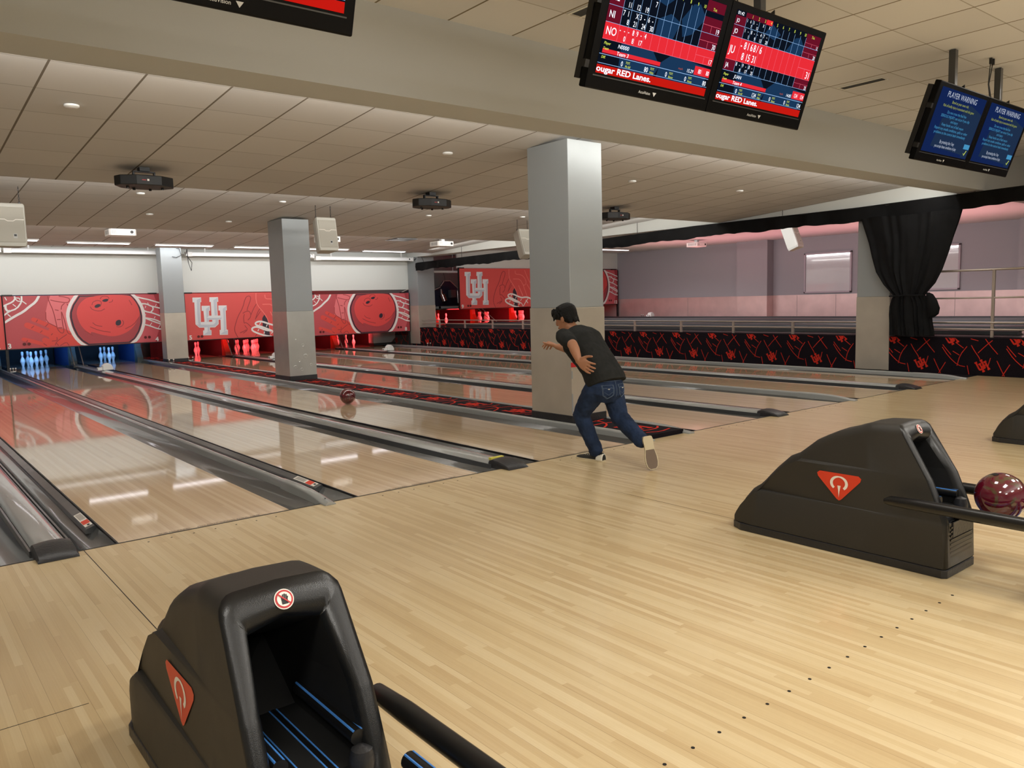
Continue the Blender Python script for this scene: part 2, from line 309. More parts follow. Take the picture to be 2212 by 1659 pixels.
# outlines of the artwork printed on the masks, in metres on one 3.5 x 1.27 panel
ART = {"B_white":[[0.07,[[-0.001,0.643],[0.215,0.785],[0.401,0.89],[0.529,1.008],[0.667,1.116],[0.747,1.267]]],[0.045,[[0.0,0.813],[0.116,0.909],[0.271,0.964],[0.385,1.132],[0.388,1.273]]],[0.045,[[-0.008,1.027],[0.053,1.06],[0.199,1.127],[0.256,1.205],[0.244,1.266]]],[0.06,[[0.053,1.06],[0.046,0.971],[0.082,0.91],[0.133,0.918]]],[0.03,[[0.256,1.205],[0.309,1.134],[0.387,1.153],[0.474,1.07]]],[0.03,[[0.266,1.225],[0.349,1.214],[0.346,1.174]]],[0.025,[[0.196,1.077],[0.258,1.015]]],[0.03,[[0.077,0.84],[0.131,0.778]]],[0.025,[[0.051,1.249],[0.082,1.169]]],[0.045,[[2.843,1.229],[2.94,1.19],[3.117,1.142],[3.197,1.124],[3.336,1.071],[3.487,1.024]]],[0.045,[[2.998,1.019],[3.129,1.016],[3.246,0.947],[3.377,0.915],[3.488,0.879]]],[0.045,[[3.276,0.935],[3.292,0.868],[3.225,0.792]]],[0.045,[[3.047,0.853],[3.114,0.807],[3.235,0.781],[3.364,0.727],[3.489,0.667]]],[0.045,[[3.073,0.649],[3.203,0.622],[3.324,0.59],[3.493,0.494]]],[0.045,[[3.083,0.637],[3.28,0.541],[3.5,0.449]]],[0.045,[[3.031,0.479],[3.16,0.441],[3.369,0.343],[3.492,0.332]]],[0.02,[[3.115,0.961],[3.096,0.907]]],[0.02,[[3.372,0.999],[3.348,0.949]]],[0.02,[[3.325,0.678],[3.296,0.63]]],[0.02,[[3.232,0.515],[3.181,0.44]]],[0.02,[[3.433,0.452],[3.38,0.359]]],[0.02,[[3.161,1.048],[3.184,1.003]]],[0.02,[[3.1,0.741],[3.054,0.666]]]],"B_pinkzone":[[0.983,1.263],[1.586,1.262],[1.385,0.891],[1.356,0.746],[1.41,0.367],[1.305,0.299],[1.243,0.438],[1.058,0.487],[0.848,0.63],[0.857,0.866],[0.918,1.1]],"B_rightzone":[[2.806,1.263],[3.328,1.254],[3.41,0.953],[3.443,0.674],[3.398,0.319],[3.29,0.012],[2.718,0.01]],"B_fing":[[0.08,[[0.592,0.696],[0.759,0.613],[1.054,0.436]]],[0.11,[[0.456,0.559],[0.66,0.453],[0.997,0.262]]],[0.072,[[0.354,0.222],[0.551,0.162],[0.847,0.042]]],[0.1,[[0.792,0.18],[0.94,0.099]]]],"B_palm":[[0.906,0.468],[1.242,0.427],[1.408,0.336],[1.532,0.161],[1.558,0.012],[0.847,0.042],[0.774,0.119],[0.886,0.206],[0.845,0.363]],"B_lines":[[0.025,[[0.925,1.253],[0.953,1.099],[1.018,0.902],[1.063,0.549],[1.073,0.445],[1.128,0.349],[1.19,0.331],[1.213,0.397],[1.191,0.586],[1.189,0.866]]],[0.025,[[1.197,0.855],[1.254,0.583],[1.273,0.363],[1.323,0.298],[1.397,0.315],[1.419,0.367]]],[0.025,[[0.857,0.866],[0.848,0.63],[1.059,0.498]]],[0.025,[[0.976,1.16],[1.105,1.121],[1.326,1.08],[1.384,1.12],[1.389,1.193],[1.292,1.226],[1.16,1.254]]],[0.025,[[1.189,0.918],[1.204,1.011],[1.272,1.071]]],[0.025,[[1.055,0.916],[1.133,0.899]]],[0.025,[[1.081,0.673],[1.161,0.675]]],[0.025,[[1.084,0.471],[1.182,0.472]]],[0.025,[[1.325,1.059],[1.362,0.954]]],[0.025,[[0.638,0.628],[0.677,0.688]]],[0.025,[[0.821,0.508],[0.888,0.577]]],[0.025,[[0.532,0.485],[0.588,0.538]]],[0.025,[[0.705,0.369],[0.753,0.418]]],[0.025,[[0.928,0.297],[0.967,0.336]]],[0.025,[[0.998,0.044],[1.031,0.125],[1.126,0.203],[1.269,0.301]]],[0.025,[[1.029,0.094],[1.069,0.03]]],[0.025,[[1.104,0.027],[1.246,0.114],[1.293,0.017]]],[0.025,[[0.821,0.044],[0.755,0.099]]],[0.025,[[0.404,0.15],[0.433,0.199]]],[0.025,[[1.048,0.239],[1.051,0.155],[0.935,0.151]]]],"ball_left":[[1.594,1.252],[1.45,1.035],[1.382,0.85],[1.371,0.704],[1.409,0.472],[1.484,0.258],[1.584,0.116],[1.716,0.008]],"ball_right":[[2.669,0.013],[2.805,0.116],[2.918,0.297],[2.993,0.514],[3.007,0.711],[2.972,0.932],[2.876,1.131],[2.766,1.263]],"ball_light":[[1.834,1.253],[1.599,1.074],[1.511,0.867],[1.525,0.688],[1.585,0.507],[1.686,0.365],[1.791,0.275],[1.797,0.349],[2.017,0.253],[2.299,0.185],[2.577,0.258],[2.786,0.413],[2.934,0.67],[2.963,0.801],[2.925,0.977],[2.828,1.154],[2.727,1.264]],"holes":[[[1.921,0.95],[1.929,1.002],[1.998,1.038],[2.054,1.031],[2.062,1.01],[2.03,0.957],[1.971,0.938]],[[2.098,1.115],[2.128,1.146],[2.196,1.166],[2.253,1.16],[2.24,1.112],[2.191,1.086],[2.134,1.088]],[[2.367,0.528],[2.386,0.592],[2.447,0.622],[2.494,0.61],[2.505,0.544],[2.476,0.48],[2.416,0.467],[2.379,0.484]]],"ball_lines":[[0.018,[[1.869,1.014],[1.888,1.088],[1.995,1.133],[2.078,1.105],[2.083,1.041],[2.049,0.967]]],[0.018,[[2.063,1.158],[2.096,1.222],[2.183,1.241],[2.257,1.208],[2.262,1.154]]],[0.018,[[2.533,0.608],[2.568,0.542],[2.523,0.457],[2.443,0.427],[2.386,0.452]]],[0.018,[[1.824,0.973],[1.874,0.887],[2.041,0.85],[2.15,0.911]]],[0.018,[[1.851,0.57],[1.921,0.493],[2.06,0.465]]],[0.018,[[1.787,0.466],[1.987,0.362],[2.24,0.307]]],[0.018,[[2.256,1.069],[2.335,1.089],[2.348,1.142]]],[0.018,[[2.727,1.123],[2.787,0.991]]],[0.018,[[1.66,0.377],[1.836,0.241]]],[0.018,[[2.586,0.378],[2.791,0.478],[2.934,0.67]]]],"dots34":[[0.351,0.078],[0.441,0.078],[3.057,0.086],[3.148,0.086]],"num3":[[0.025,0.01],[0.139,0.124]],"num4":[[3.358,0.031],[3.469,0.142]],"UH":[[0.212,1.153],[0.432,1.154],[0.427,1.033],[0.399,1.03],[0.381,0.486],[0.49,0.484],[0.48,0.792],[0.433,0.79],[0.435,0.923],[0.652,0.922],[0.647,0.793],[0.615,0.789],[0.612,0.65],[0.688,0.649],[0.692,1.03],[0.656,1.032],[0.661,1.154],[0.887,1.154],[0.883,1.032],[0.849,1.029],[0.846,0.647],[0.927,0.646],[0.925,0.786],[0.884,0.789],[0.886,0.921],[1.108,0.92],[1.103,0.787],[1.07,0.785],[1.061,0.245],[1.098,0.241],[1.094,0.108],[0.877,0.113],[0.882,0.244],[0.917,0.245],[0.923,0.532],[0.86,0.533],[0.856,0.418],[0.754,0.33],[0.615,0.332],[0.612,0.252],[0.65,0.249],[0.645,0.117],[0.43,0.122],[0.435,0.251],[0.47,0.253],[0.47,0.335],[0.34,0.338],[0.246,0.429],[0.255,1.028],[0.21,1.031]],"UH_hole":[[0.608,0.536],[0.693,0.535],[0.691,0.483],[0.606,0.485]],"UH_shade":[[[0.319,1.092],[0.432,1.145],[0.428,1.035],[0.399,1.03],[0.383,0.486],[0.315,0.427],[0.308,0.701]],[[0.315,0.416],[0.382,0.488],[0.381,0.412],[0.72,0.402],[0.78,0.456],[0.783,0.534],[0.86,0.533],[0.856,0.418],[0.754,0.33],[0.34,0.338],[0.252,0.423]],[[0.76,1.074],[0.88,1.146],[0.878,1.034],[0.849,1.029],[0.844,0.652],[0.77,0.653]],[[0.547,0.842],[0.649,0.915],[0.644,0.796],[0.612,0.791],[0.612,0.65],[0.553,0.603],[0.61,0.59],[0.606,0.482],[0.545,0.483]],[[1.009,0.839],[1.108,0.91],[1.103,0.79],[1.071,0.787],[1.061,0.245],[0.992,0.198],[1.009,0.645],[1.0,0.814]],[[0.559,0.591],[0.962,0.585],[0.916,0.532],[0.608,0.536],[0.61,0.59]],[[0.557,0.333],[0.615,0.332],[0.612,0.248],[0.552,0.208]],[[0.463,0.15],[0.552,0.208],[0.645,0.242],[0.641,0.122],[0.439,0.127]],[[0.909,0.139],[0.992,0.192],[1.095,0.232],[1.091,0.11],[0.883,0.116]]],"A_lines":[[0.02,[[1.376,0.005],[1.285,0.203],[1.312,0.349],[1.413,0.616],[1.557,0.835],[1.642,1.104],[1.722,1.183],[1.798,1.165],[1.803,1.079],[1.694,0.834],[1.677,0.76]]],[0.02,[[1.552,0.688],[1.63,0.736],[1.738,0.748],[1.781,0.661],[1.762,0.563],[1.683,0.49]]],[0.02,[[1.573,0.418],[1.563,0.565],[1.597,0.663]]],[0.02,[[1.78,0.636],[1.863,0.808],[1.953,0.943]]],[0.02,[[1.899,0.499],[1.967,0.684],[2.049,0.807]]],[0.02,[[1.916,0.536],[2.062,0.732]]],[0.02,[[1.572,0.406],[1.634,0.429],[1.768,0.291]]],[0.02,[[1.586,0.344],[1.673,0.219],[1.532,0.124]]],[0.02,[[1.441,0.138],[1.627,0.214]]],[0.02,[[1.867,0.017],[1.932,0.089]]]],"A_pale":[[0.02,[[1.963,1.252],[1.949,1.054],[1.99,0.894],[2.155,0.694],[2.274,0.481],[2.298,0.231],[2.314,0.005]]],[0.02,[[2.219,1.203],[2.223,1.085],[2.42,1.079],[2.562,1.016],[2.654,0.89],[2.674,0.777],[2.6,0.721],[2.536,0.728],[2.415,0.929],[2.132,0.93]]],[0.02,[[2.616,1.216],[2.736,0.953],[2.891,0.725],[2.983,0.521],[2.9,0.484],[2.698,0.752]]],[0.02,[[2.345,0.717],[2.464,0.453],[2.509,0.352]]],[0.02,[[2.39,0.629],[2.525,0.377]]],[0.02,[[2.536,0.728],[2.701,0.336]]]],"A_white":[[0.05,[[2.987,0.127],[2.892,0.231],[2.781,0.303],[2.604,0.325],[2.475,0.302],[2.302,0.356],[2.1,0.434],[1.975,0.442],[1.888,0.4],[1.909,0.338],[2.079,0.285],[2.375,0.154]]],[0.05,[[2.375,0.154],[2.17,0.183],[2.016,0.261],[1.892,0.295],[1.782,0.254],[1.795,0.179],[1.948,0.101],[2.164,0.021],[2.353,-0.009]]],[0.025,[[2.375,0.154],[2.469,0.114],[2.513,-0.001],[2.614,0.148],[2.731,0.272]]],[0.025,[[2.238,0.344],[2.205,0.282]]],[0.025,[[1.983,0.219],[1.95,0.163]]],[0.025,[[2.145,0.146],[2.127,0.084]]],[0.025,[[2.052,0.41],[2.011,0.348]]],[0.025,[[2.458,0.265],[2.408,0.203]]],[0.025,[[2.39,0.128],[2.34,0.079]]],[0.025,[[2.633,0.223],[2.726,0.12]]]],"A_dark":[[2.169,0.632],[2.273,0.456],[2.298,0.231],[2.298,-0.001],[2.164,0.002],[2.101,0.235],[2.103,0.533]],"dots9":[[0.345,0.091],[0.443,0.091]],"num9":[[0.049,0.018],[0.168,0.133]]}
# ------------------------------------------------------------------ the room
LW = 1.054
FX = dict(L1=-1.711, R1=-.657, L2=0, R2=1.054, L3=1.5687, R3=2.6227, L4=3.2796, R4=4.3336, L5=5.3749, R5=6.4289, L6=7.0859, R6=8.1399, L7=8.6546, R7=9.7086, L8=10.3656, R8=11.4196)
SH = {1: 0, 2: 0, 3: 0, 4: 0, 5: .12, 6: .2, 7: .24, 8: .27}
def ex(k, y):                       # x of a lane edge at distance y beyond the foul line
    return FX[k]+SH[int(k[1])]*y/18.3
YE = 19.45                          # end of the pin decks
# approach floor
mb = MB(); mb.add([(-6, -12, 0), (12.28, -12, 0), (12.28, 0, 0), (-6, 0, 0), (-6, -12, -.1), (12.28, -12, -.1), (12.28, 0, -.1), (-6, 0, -.1)],
                  [(0, 1, 2, 3), (7, 6, 5, 4), (0, 4, 5, 1), (1, 5, 6, 2), (2, 6, 7, 3), (3, 7, 4, 0)])
fl = mb.build('floor', 'approach'); struct(fl)
mb = MB(); mb.box((-6, .0, -.25), (12.28, 21, -.13)); struct(mb.build('floor', 'pit'))
# foul line, board seams and approach dots set into the floor
mb = MB()
mb.box((-1.7, -.012, .0002), (11.45, .004, .0012), 0)
for k in ('2', '3', '4', '5', '6', '7', '8'):
    c = (FX['L'+k]+FX['R'+k])/2
    for i in range(-3, 4): mb.lathe([(.006, .0002), (.006, .0010)], (c+i*.13, -.10, 0), 8, 0)
for y0 in (-3.56,):
    for i in range(-2, 16):
        mb.lathe([(.0062, .0002), (.0062, .0012)], (.66+i*.13, y0, 0), 10, 0)
mb.box((-.19, -12, .0002), (-.186, 0, .0008)); mb.box((2.951, -2.28, .0002), (2.953, -1.2, .0006))
mb.box((-6, -2.003, .0002), (-.55, -2.0, .0007))
struct(mb.build('trim_1', 'black'))
# high ceiling over the approach, beam and sloping baffles over the lanes
def slab(name, m, y0, z0, y1, z1, x0=-6, x1=12.3, th=.05):
    mb = MB(); mb.add([(x0, y0, z0), (x1, y0, z0), (x1, y1, z1), (x0, y1, z1), (x0, y0, z0+th), (x1, y0, z0+th), (x1, y1, z1+th), (x0, y1, z1+th)],
                      [(0, 3, 2, 1), (4, 5, 6, 7), (0, 1, 5, 4), (1, 2, 6, 5), (2, 3, 7, 6), (3, 0, 4, 7)])
    return struct(mb.build(name, m))
CEIL = {'A': (-12, 3.42, 0, 3.42), 'B': (.39, 3.07, 4.8, 2.77), 'C': (4.8, 3.08, 10.27, 2.79), 'D': (10.27, 3.075, 15.1, 2.82), 'E': (15.1, 2.90, 16.6, 2.90)}
def cz(k, y):
    y0, z0, y1, z1 = CEIL[k]; return z0+(z1-z0)*(y-y0)/(y1-y0)
slab('ceiling', 'tileA', -12, 3.42, .02, 3.42, x1=22)
for k in 'BCD': slab('ceiling', 'tileB', *CEIL[k], x1=12.26)
slab('ceiling', 'tileB', *CEIL['E'], x1=12.26)
mb = MB(); mb.box((-6, 0, 2.82), (22, .39, 3.5)); struct(mb.build('wall_beam', 'plaster'))
# soffit between the two bays
mb = MB(); mb.box((12.28, .39, 2.76), (12.72, 16.6, 3.2)); struct(mb.build('wall_soffit', 'white'))
slab('ceiling', 'plaster', .39, 3.05, 21, 3.05, x0=12.72, x1=22)
# walls
mb = MB(); mb.box((-6, 16.62, 1.775), (12.3, 16.68, 3.1)); mb.box((14.2, 16.62, 2.45), (21.8, 16.68, 3.1)); struct(mb.build('wall_masking', 'white'))
mb = MB(); mb.box((-6, 20.2, -.2), (22, 20.3, 3.2)); struct(mb.build('wall_back', 'greywall'))
mb = MB(); mb.box((-6.1, -12, -.1), (-6, 20.3, 3.5)); struct(mb.build('wall_left', 'plaster'))
mb = MB(); mb.box((-6.1, -12.1, -.1), (22, -12, 3.5)); struct(mb.build('wall_front', 'plaster'))
mb = MB()
mb.box((21.8, -12, 1.28), (21.95, 20.3, 3.4), 0); mb.box((21.805, -12, .5), (21.95, 20.3, 1.28), 1)
mb.box((21.45, 9.75, 1.28), (21.8, 10.9, 3.06), 0); mb.box((21.46, 9.76, .5), (21.8, 10.89, 1.28), 1)
mb.box((21.45, 1.6, 1.28), (21.8, 2.6, 3.06), 0); mb.box((21.46, 1.61, .5), (21.8, 2.59, 1.28), 1)
for y in (13.2, 8.9, 7.6, 5.5, 4.2): mb.box((21.80, y, .57), (21.807, y+.006, 1.27), 2)
struct(mb.build('wall_right', ['lav', 'wallsteel', 'greywall']))
for i, (y0, y1) in enumerate(((7.1, 8.64), (4.08, 5.6))):
    mb = MB(); z0, z1 = 1.32, 2.55; t = .05
    mb.box((21.74, y0, z0), (21.8, y0+t, z1)); mb.box((21.74, y1-t, z0), (21.8, y1, z1)); mb.box((21.74, y0, z0), (21.8, y1, z0+t)); mb.box((21.74, y0, z1-t), (21.8, y1, z1))
    wdw = mb.build('window_%d' % (i+1), 'frame', bevel=.006); struct(wdw)
    mb = MB(); mb.box((21.775, y0+t, z0+t), (21.785, y1-t, z1-t)); mb.build('window_pane', 'glass', wdw)
# low wall carrying the raised bay, its carpet facing with the printed pattern
def UH_outline(): return [(x, y) for x, y in ART['UH']]
mb = MB(); mb.box((12.30, -12, -.1), (12.62, 16.5, .585))
mbw = MB()
random.seed(3)
wl = lambda a, b: (12.296, a, b)
def motif(m2, cy, czz, fn, k=.185, rot=.5, mi=1, cut=None):
    P = [(x-.66, y-.62) for x, y in ART['UH']]
    ca, sa = math.cos(rot), math.sin(rot)
    q = []
    for x, y in P:
        a = (x*ca-y*sa)*k; b = (x*sa+y*ca)*k
        if cut is not None: b = min(b, cut-czz)
        q.append((cy-a, czz+b))
    m2.poly(q, fn, mi)
STROKES = [[(.17,.46),(.12,.37),(.05,.27),(.04,.24)],[(.6,.42),(.5,.27),(.36,.14),(.25,.12)],[(.37,.13),(.33,.30),(.23,.44)],[(-.03,.56),(-.10,.46),(-.21,.33)],[(-.13,.54),(-.04,.46),(.07,.34)],[(-.2,.23),(-.26,.1),(-.31,-.0)],[(-.38,.18),(-.33,.09),(-.28,.0)],[(.18,.56),(.07,.53)],[(.19,.0),(.22,.14)],[(.40,.5),(.28,.41)],[(-.11,.27),(-.08,.15)],[(-.46,.3),(-.36,.42),(-.33,.46)],[(.44,.36),(.34,.30)]]
for k in range(-7, 19):
    cy = 2.713+.924*k
    if not (-1.5 < cy < 16.4) or 1.35 < cy < 2.0: pass
    motif(mbw, cy, .15, wl); motif(mbw, cy+.46, .56, wl, cut=.575)
    for st in STROKES:
        mbw.ribbon([(cy+a, b+.008) for a, b in st], .011, wl, 1, 1)
mb.add(mbw.v, mbw.f, 1)
cw = mb.build('wall_low', ['carpet', 'carpetred']); struct(cw)
# raised floor of the right bay
mb = MB(); mb.box((12.62, -12, .3), (21.8, 20.2, .545)); struct(mb.build('floor', 'capdark'))
# ------------------------------------------------------------------ lanes 1-8
SIDE = {1: 'leftmost of all', 2: 'left of lane mask number 3', 3: '', 4: '', 5: '', 6: '', 7: '', 8: ''}
lane_lab = {1: 'glossy maple lane at the far left edge, beyond the nearest wide divider', 2: 'nearest glossy maple lane, widest in view, left of the narrow rounded rail',
 3: 'glossy maple lane with six blue-lit pins under the number 3', 4: 'glossy maple lane with the dark red ball rolling down it',
 5: 'glossy maple lane just beyond the carpeted island with the columns', 6: 'glossy maple lane with the full rack of ten red-lit pins behind the middle column',
 7: 'glossy maple lane second from the carpeted low wall', 8: 'glossy maple lane nearest the carpeted low wall, three red-lit pins at its end'}
def gprof(depth, w, n=9):
    return [(w*i/(n-1), -.004-depth*math.sin(PI*i/(n-1))**.75) for i in range(n)]
LANES = {}
for n in range(1, 9):
    t = thing('bowling_lane', lane_lab[n], 'bowling lane', (FX['L%d' % n]+LW/2, 0, -.12), 'glossy maple bowling lanes side by side')
    LANES[n] = t
    y0, y1 = .004, 17.75
    mb = MB(); l0, l1, r0, r1 = ex('L%d' % n, y0), ex('L%d' % n, y1), ex('R%d' % n, y0), ex('R%d' % n, y1)
    mb.add([(l0, y0, 0), (r0, y0, 0), (r1, y1, 0), (l1, y1, 0), (l0, y0, -.12), (r0, y0, -.12), (r1, y1, -.12), (l1, y1, -.12)],
           [(0, 1, 2, 3), (7, 6, 5, 4), (0, 4, 5, 1), (1, 5, 6, 2), (2, 6, 7, 3), (3, 7, 4, 0)])
    o = mb.build('lane_bed', 'lane', t)
    mb = MB(); a, b = l1, r1; c = (ex('L%d' % n, YE), ex('R%d' % n, YE))
    mb.add([(a, y1+.004, 0), (b, y1+.004, 0), (c[1], YE, 0), (c[0], YE, 0), (a, y1+.004, -.12), (b, y1+.004, -.12), (c[1], YE, -.12), (c[0], YE, -.12)],
           [(0, 1, 2, 3), (7, 6, 5, 4), (0, 4, 5, 1), (1, 5, 6, 2), (2, 6, 7, 3), (3, 7, 4, 0)])
    mb.build('pin_deck', 'deck', t)
    for side in 'LR':
        gw = .235
        if n == 5 and side == 'L': gw = .155
        rings = []
        for y in (.004, .5, 1.2, 6, 12, 18.2):
            d = .05 if y < .1 else (.075 if y < .6 else .09)
            x = ex('%s%d' % (side, n), y); x0 = x-gw if side == 'L' else x
            pr = gprof(d, gw); rings.append([(x0+a, y, z) for a, z in pr]+[(x0+a, y, z-.012) for a, z in pr[::-1]])
        MB().loft(rings).build('gutter', 'gutter', t, smooth=True)
    # thin black strip along the left lane edge
    l0, l1 = ex('L%d' % n, .004), ex('L%d' % n, 17.75)
    MB().loft([[(l-.011, y, -.05), (l-.0005, y, -.05), (l-.0005, y, .0006), (l-.011, y, .0006)] for l, y in ((l0, .004), (l1, 17.75))]).build('edge_strip', 'black', t)
    if n in (2, 3):
        mb = MB()
        x0, x1 = ex('L%d' % n, .55), ex('L%d' % n, 17.5)
        mb.loft([[(x-.075, y, -.05), (x-.012, y, -.05), (x-.012, y, -.008), (x-.020, y, -.003), (x-.068, y, -.020), (x-.075, y, -.028)] for x, y in ((x0, .55), (x1, 17.5))])
        br = mb.build('bumper_rail', 'capdark', t)
        mb = MB(); f = lambda a, b: (x0-.020-a*.048, b, -.003-a*.017+.0012)
        mb.poly([(.05, .60), (.95, .60), (.95, .98), (.05, .98)], f, 0)
        f2 = lambda a, b: (x0-.020-a*.048, b, -.003-a*.017+.0022)
        mb.poly([(.08, .66), (.92, .66), (.92, .76), (.08, .76)], f2, 1)
        for k in range(5): mb.poly([(.18+k*.14, .79), (.24+k*.14, .79), (.24+k*.14, .96), (.18+k*.14, .96)], f2, 2)
        mb.poly([(.3, .61), (.6, .61), (.6, .645), (.3, .645)], f2, 2)
        mb.build('warning_label', ['signwhite', 'signred', 'black'], br)
    # warning lettering behind the foul line
    if n in (1, 2, 3, 4):
        mb = MB(); cx = (FX['L%d' % n]+FX['R%d' % n])/2
        for s_, x_, w_ in (('SLIP HAZARD.', -.30, .19), ('DO NOT CROSS FOUL LINE', -.07, .40)):
            mb = MB(); put_text(mb, s_, 0, .016, .020, lambda a, b: (a, b, .0008), 0, .012)
            k_ = w_/max(v[0] for v in mb.v); mb.v = [(cx+x_+v[0]*k_, v[1], v[2]) for v in mb.v]
            mb.build('foul_line_lettering', 'black', t)
# ------------------------------------------------------------------ division caps
def cap_wide(ka, kb, label, yend=17.6):
    t = thing('lane_divider', label, 'lane divider', (FX[ka]+.33, 0, 0), 'wide grey caps covering the ball return tracks')
    def xs(y): return ex(ka, y)+.235, ex(kb, y)-.235
    rings = []
    for y in (.10, .6, 4, 9, 14, yend):
        a, b = xs(y); n = 10; r = [(a, y, -.10)]
        for i in range(n+1):
            u = i/n; r.append((a+(b-a)*u, y, .014+.034*math.sin(PI*u)**.45))
        r.append((b, y, -.10)); rings.append(r)
    MB().loft(rings).build('cap', 'cap', t, smooth=True)
    mb = MB()
    for s in (0, 1):
        a0, b0 = xs(.12); a1, b1 = xs(yend); q0 = (a0, b0)[s]; q1 = (a1, b1)[s]; d = -.012 if s == 0 else .012
        mb.loft([[(q-.006, y, -.05), (q+.006, y, -.05), (q+.006, y, .018), (q-.006, y, .018)] for q, y in ((q0+d, .12), (q1+d, yend))])
    mb.build('edge_strip', 'capdark', t)
    a, b = xs(0); mb = MB()
    prof = [(.16, -.08), (.16, .050), (.11, .064), (.04, .060), (-.05, .040), (-.10, .020), (-.115, .002), (.0, .001), (.0, -.08)]
    rings = []
    for u, zz in ((-.012, .55), (.0, .85), (.22, 1.0), (.5, 1.06), (.78, 1.0), (1.0, .85), (1.012, .55)):
        rings.append([(a+(b-a)*u + (.006 if u > 1 else -.006 if u < 0 else 0), y, z*zz if z > 0 else z) for y, z in prof])
    mb.loft(rings).build('black_end', 'rubber', t, smooth=True)
    return t
c12 = cap_wide('R1', 'L2', 'wide grey lane divider nearest the viewer, black end block at the bottom left')
c34 = cap_wide('R3', 'L4', 'wide grey lane divider with a yellow label by its black end')
c56 = cap_wide('R5', 'L6', 'wide grey lane divider whose black end lies just right of the carpeted island')
c78 = cap_wide('R7', 'L8', 'wide grey lane divider with a black end, nearest to the carpeted low wall')
mb = MB(); mb.box((2.885, .168, .040), (3.02, .20, .0595)); mb.build('yellow_label', mat('label_yellow', (214, 206, 90), .5), c34)
def cap_narrow(xf, label, yend=17.6, wd=.052, foot=True, h=.058):
    t = thing('lane_divider_rail', label, 'lane divider', (xf(0), 0, 0), 'narrow rounded grey rails between the lanes')
    path = [(17.6, h-.03, 1)] ; rings = []
    pts = [(yend, h, 1), (12, h, 1), (6, h, 1), (1.0, h, 1), (.72, h, 1.0), (.70, h+.004, 1.15), (.45, h+.004, 1.25), (.25, h-.002, 1.35), (.10, h*.75, 1.5), (.0, h*.5, 1.6), (-.06, h*.42, 1.6), (-.085, h*.30, 1.5)]
    for y, top, k in pts:
        x = xf(max(y, 0)); w2 = wd/2*k; n = 8; base = -.08 if y > .02 else .001
        r = [(x-w2, y, base)]
        for i in range(n+1):
            a = PI*i/n; r.append((x-w2*math.cos(a), y, max(base, top-.022)+.022*math.sin(a)))
        r.append((x+w2, y, base)); rings.append(r)
    MB().loft(rings).build('rail', 'cap', t, smooth=True)
    mb = MB(); x = xf(0); mb.lathe([(.005, .0), (.005, .004)], (x, .0, h*.5+.001), 10); mb.build('screw', 'black', t)
    return t
cap_narrow(lambda y: (ex('R2', y)+ex('L3', y))/2, 'narrow rounded grey rail ending closest to the viewer, in front of lane 3')
cap_narrow(lambda y: (ex('R6', y)+ex('L7', y))/2, 'narrow rounded grey rail between the two wide dividers near the carpeted wall')
cap_narrow(lambda y: ex('R8', y)+.262, 'narrow rounded grey rail right along the foot of the carpeted low wall')
cap_narrow(lambda y: 4.605, 'narrow grey rail on the near side of the carpeted island, behind the bowler')
cap_narrow(lambda y: 5.19, 'narrow grey rail on the far side of the carpeted island')
# carpeted island that carries the columns
t = thing('carpeted_island', 'long low black carpeted island with red pattern running under the columns', 'island', (4.9, 0, -.12))
mb = MB(); mb.box((4.632, -.0, -.12), (5.163, 17.5, .042))
fn = lambda a, b: (4.9+b, a, .0435)
for k in range(0, 20):
    cy = .42+.92*k
    P = [((y-.62)*.30, (x-.66)*.30) for x, y in ART['UH']]
    mb.poly([(cy+a, b) for a, b in P], fn, 1)
    for st in ([(-.16,-.22),(-.22,-.05),(-.20,.14),(-.12,.22)], [(.22,-.2),(.32,-.05),(.46,.04),(.6,.05)], [(.36,.2),(.42,.0),(.40,-.2)], [(-.3,.2),(-.36,.0),(-.3,-.15)], [(.2,.22),(.3,.14)]):
        mb.ribbon([(cy+a, b) for a, b in st], .022, fn, 1, 1)
mb.build('carpet', ['carpet', 'carpetred'], t)
# dark strip between the last rail and the carpeted wall
mb = MB(); mb.add([(11.71, 0, .0), (12.3, 0, .0), (12.3, 17.6, 0), (11.98, 17.6, 0), (11.71, 0, -.12), (12.3, 0, -.12), (12.3, 17.6, -.12), (11.98, 17.6, -.12)], [(0, 1, 2, 3), (7, 6, 5, 4), (0, 4, 5, 1), (1, 5, 6, 2), (2, 6, 7, 3), (3, 7, 4, 0)])
struct(mb.build('floor', 'carpet'))
# ------------------------------------------------------------------ columns
def column(x0, y0, x1, y1, zt, zb, label, lower='steel', seam=1.262):
    t = thing('column', label, 'column', ((x0+x1)/2, (y0+y1)/2, zb))
    MB().box((x0, y0, seam), (x1, y1, zt)).build('painted_shaft', 'colpaint', t, bevel=.006)
    MB().box((x0-.006, y0-.006, zb+(.075 if not (x0 > 12 and y0 < 5) else .012)), (x1+.006, y1+.006, seam)).build('steel_cladding', lower, t, bevel=.004)
    if x0 < 12.28 or x0 > 12.281 and y0 > 10: MB().box((x0-.012, y0-.012, zb), (x1+.012, y1+.012, zb+.085)).build('black_base', 'rubber', t, bevel=.005)
    return t
cn = column(4.655, 1.06, 5.145, 1.70, cz('B', 1.7), .042, 'grey square column nearest the bowler, steel lower half on a black base')
MB().box((4.643, 1.048, .64), (4.75, 1.056, .69)).build('red_tape', 'stred', cn)
mb = MB()
for z, h in ((.70, .22), (.52, .08), (.16, .2)): mb.box((4.6445, 1.0495, z), (4.662, 1.0535, z+h))
mb.build('worn_edge', 'colpaint', cn)
cm = column(4.655, 8.27, 5.15, 8.9, cz('C', 8.9), .042, 'grey column in the middle of the lanes with dented steel lower half', 'steeldent')
mb = MB()
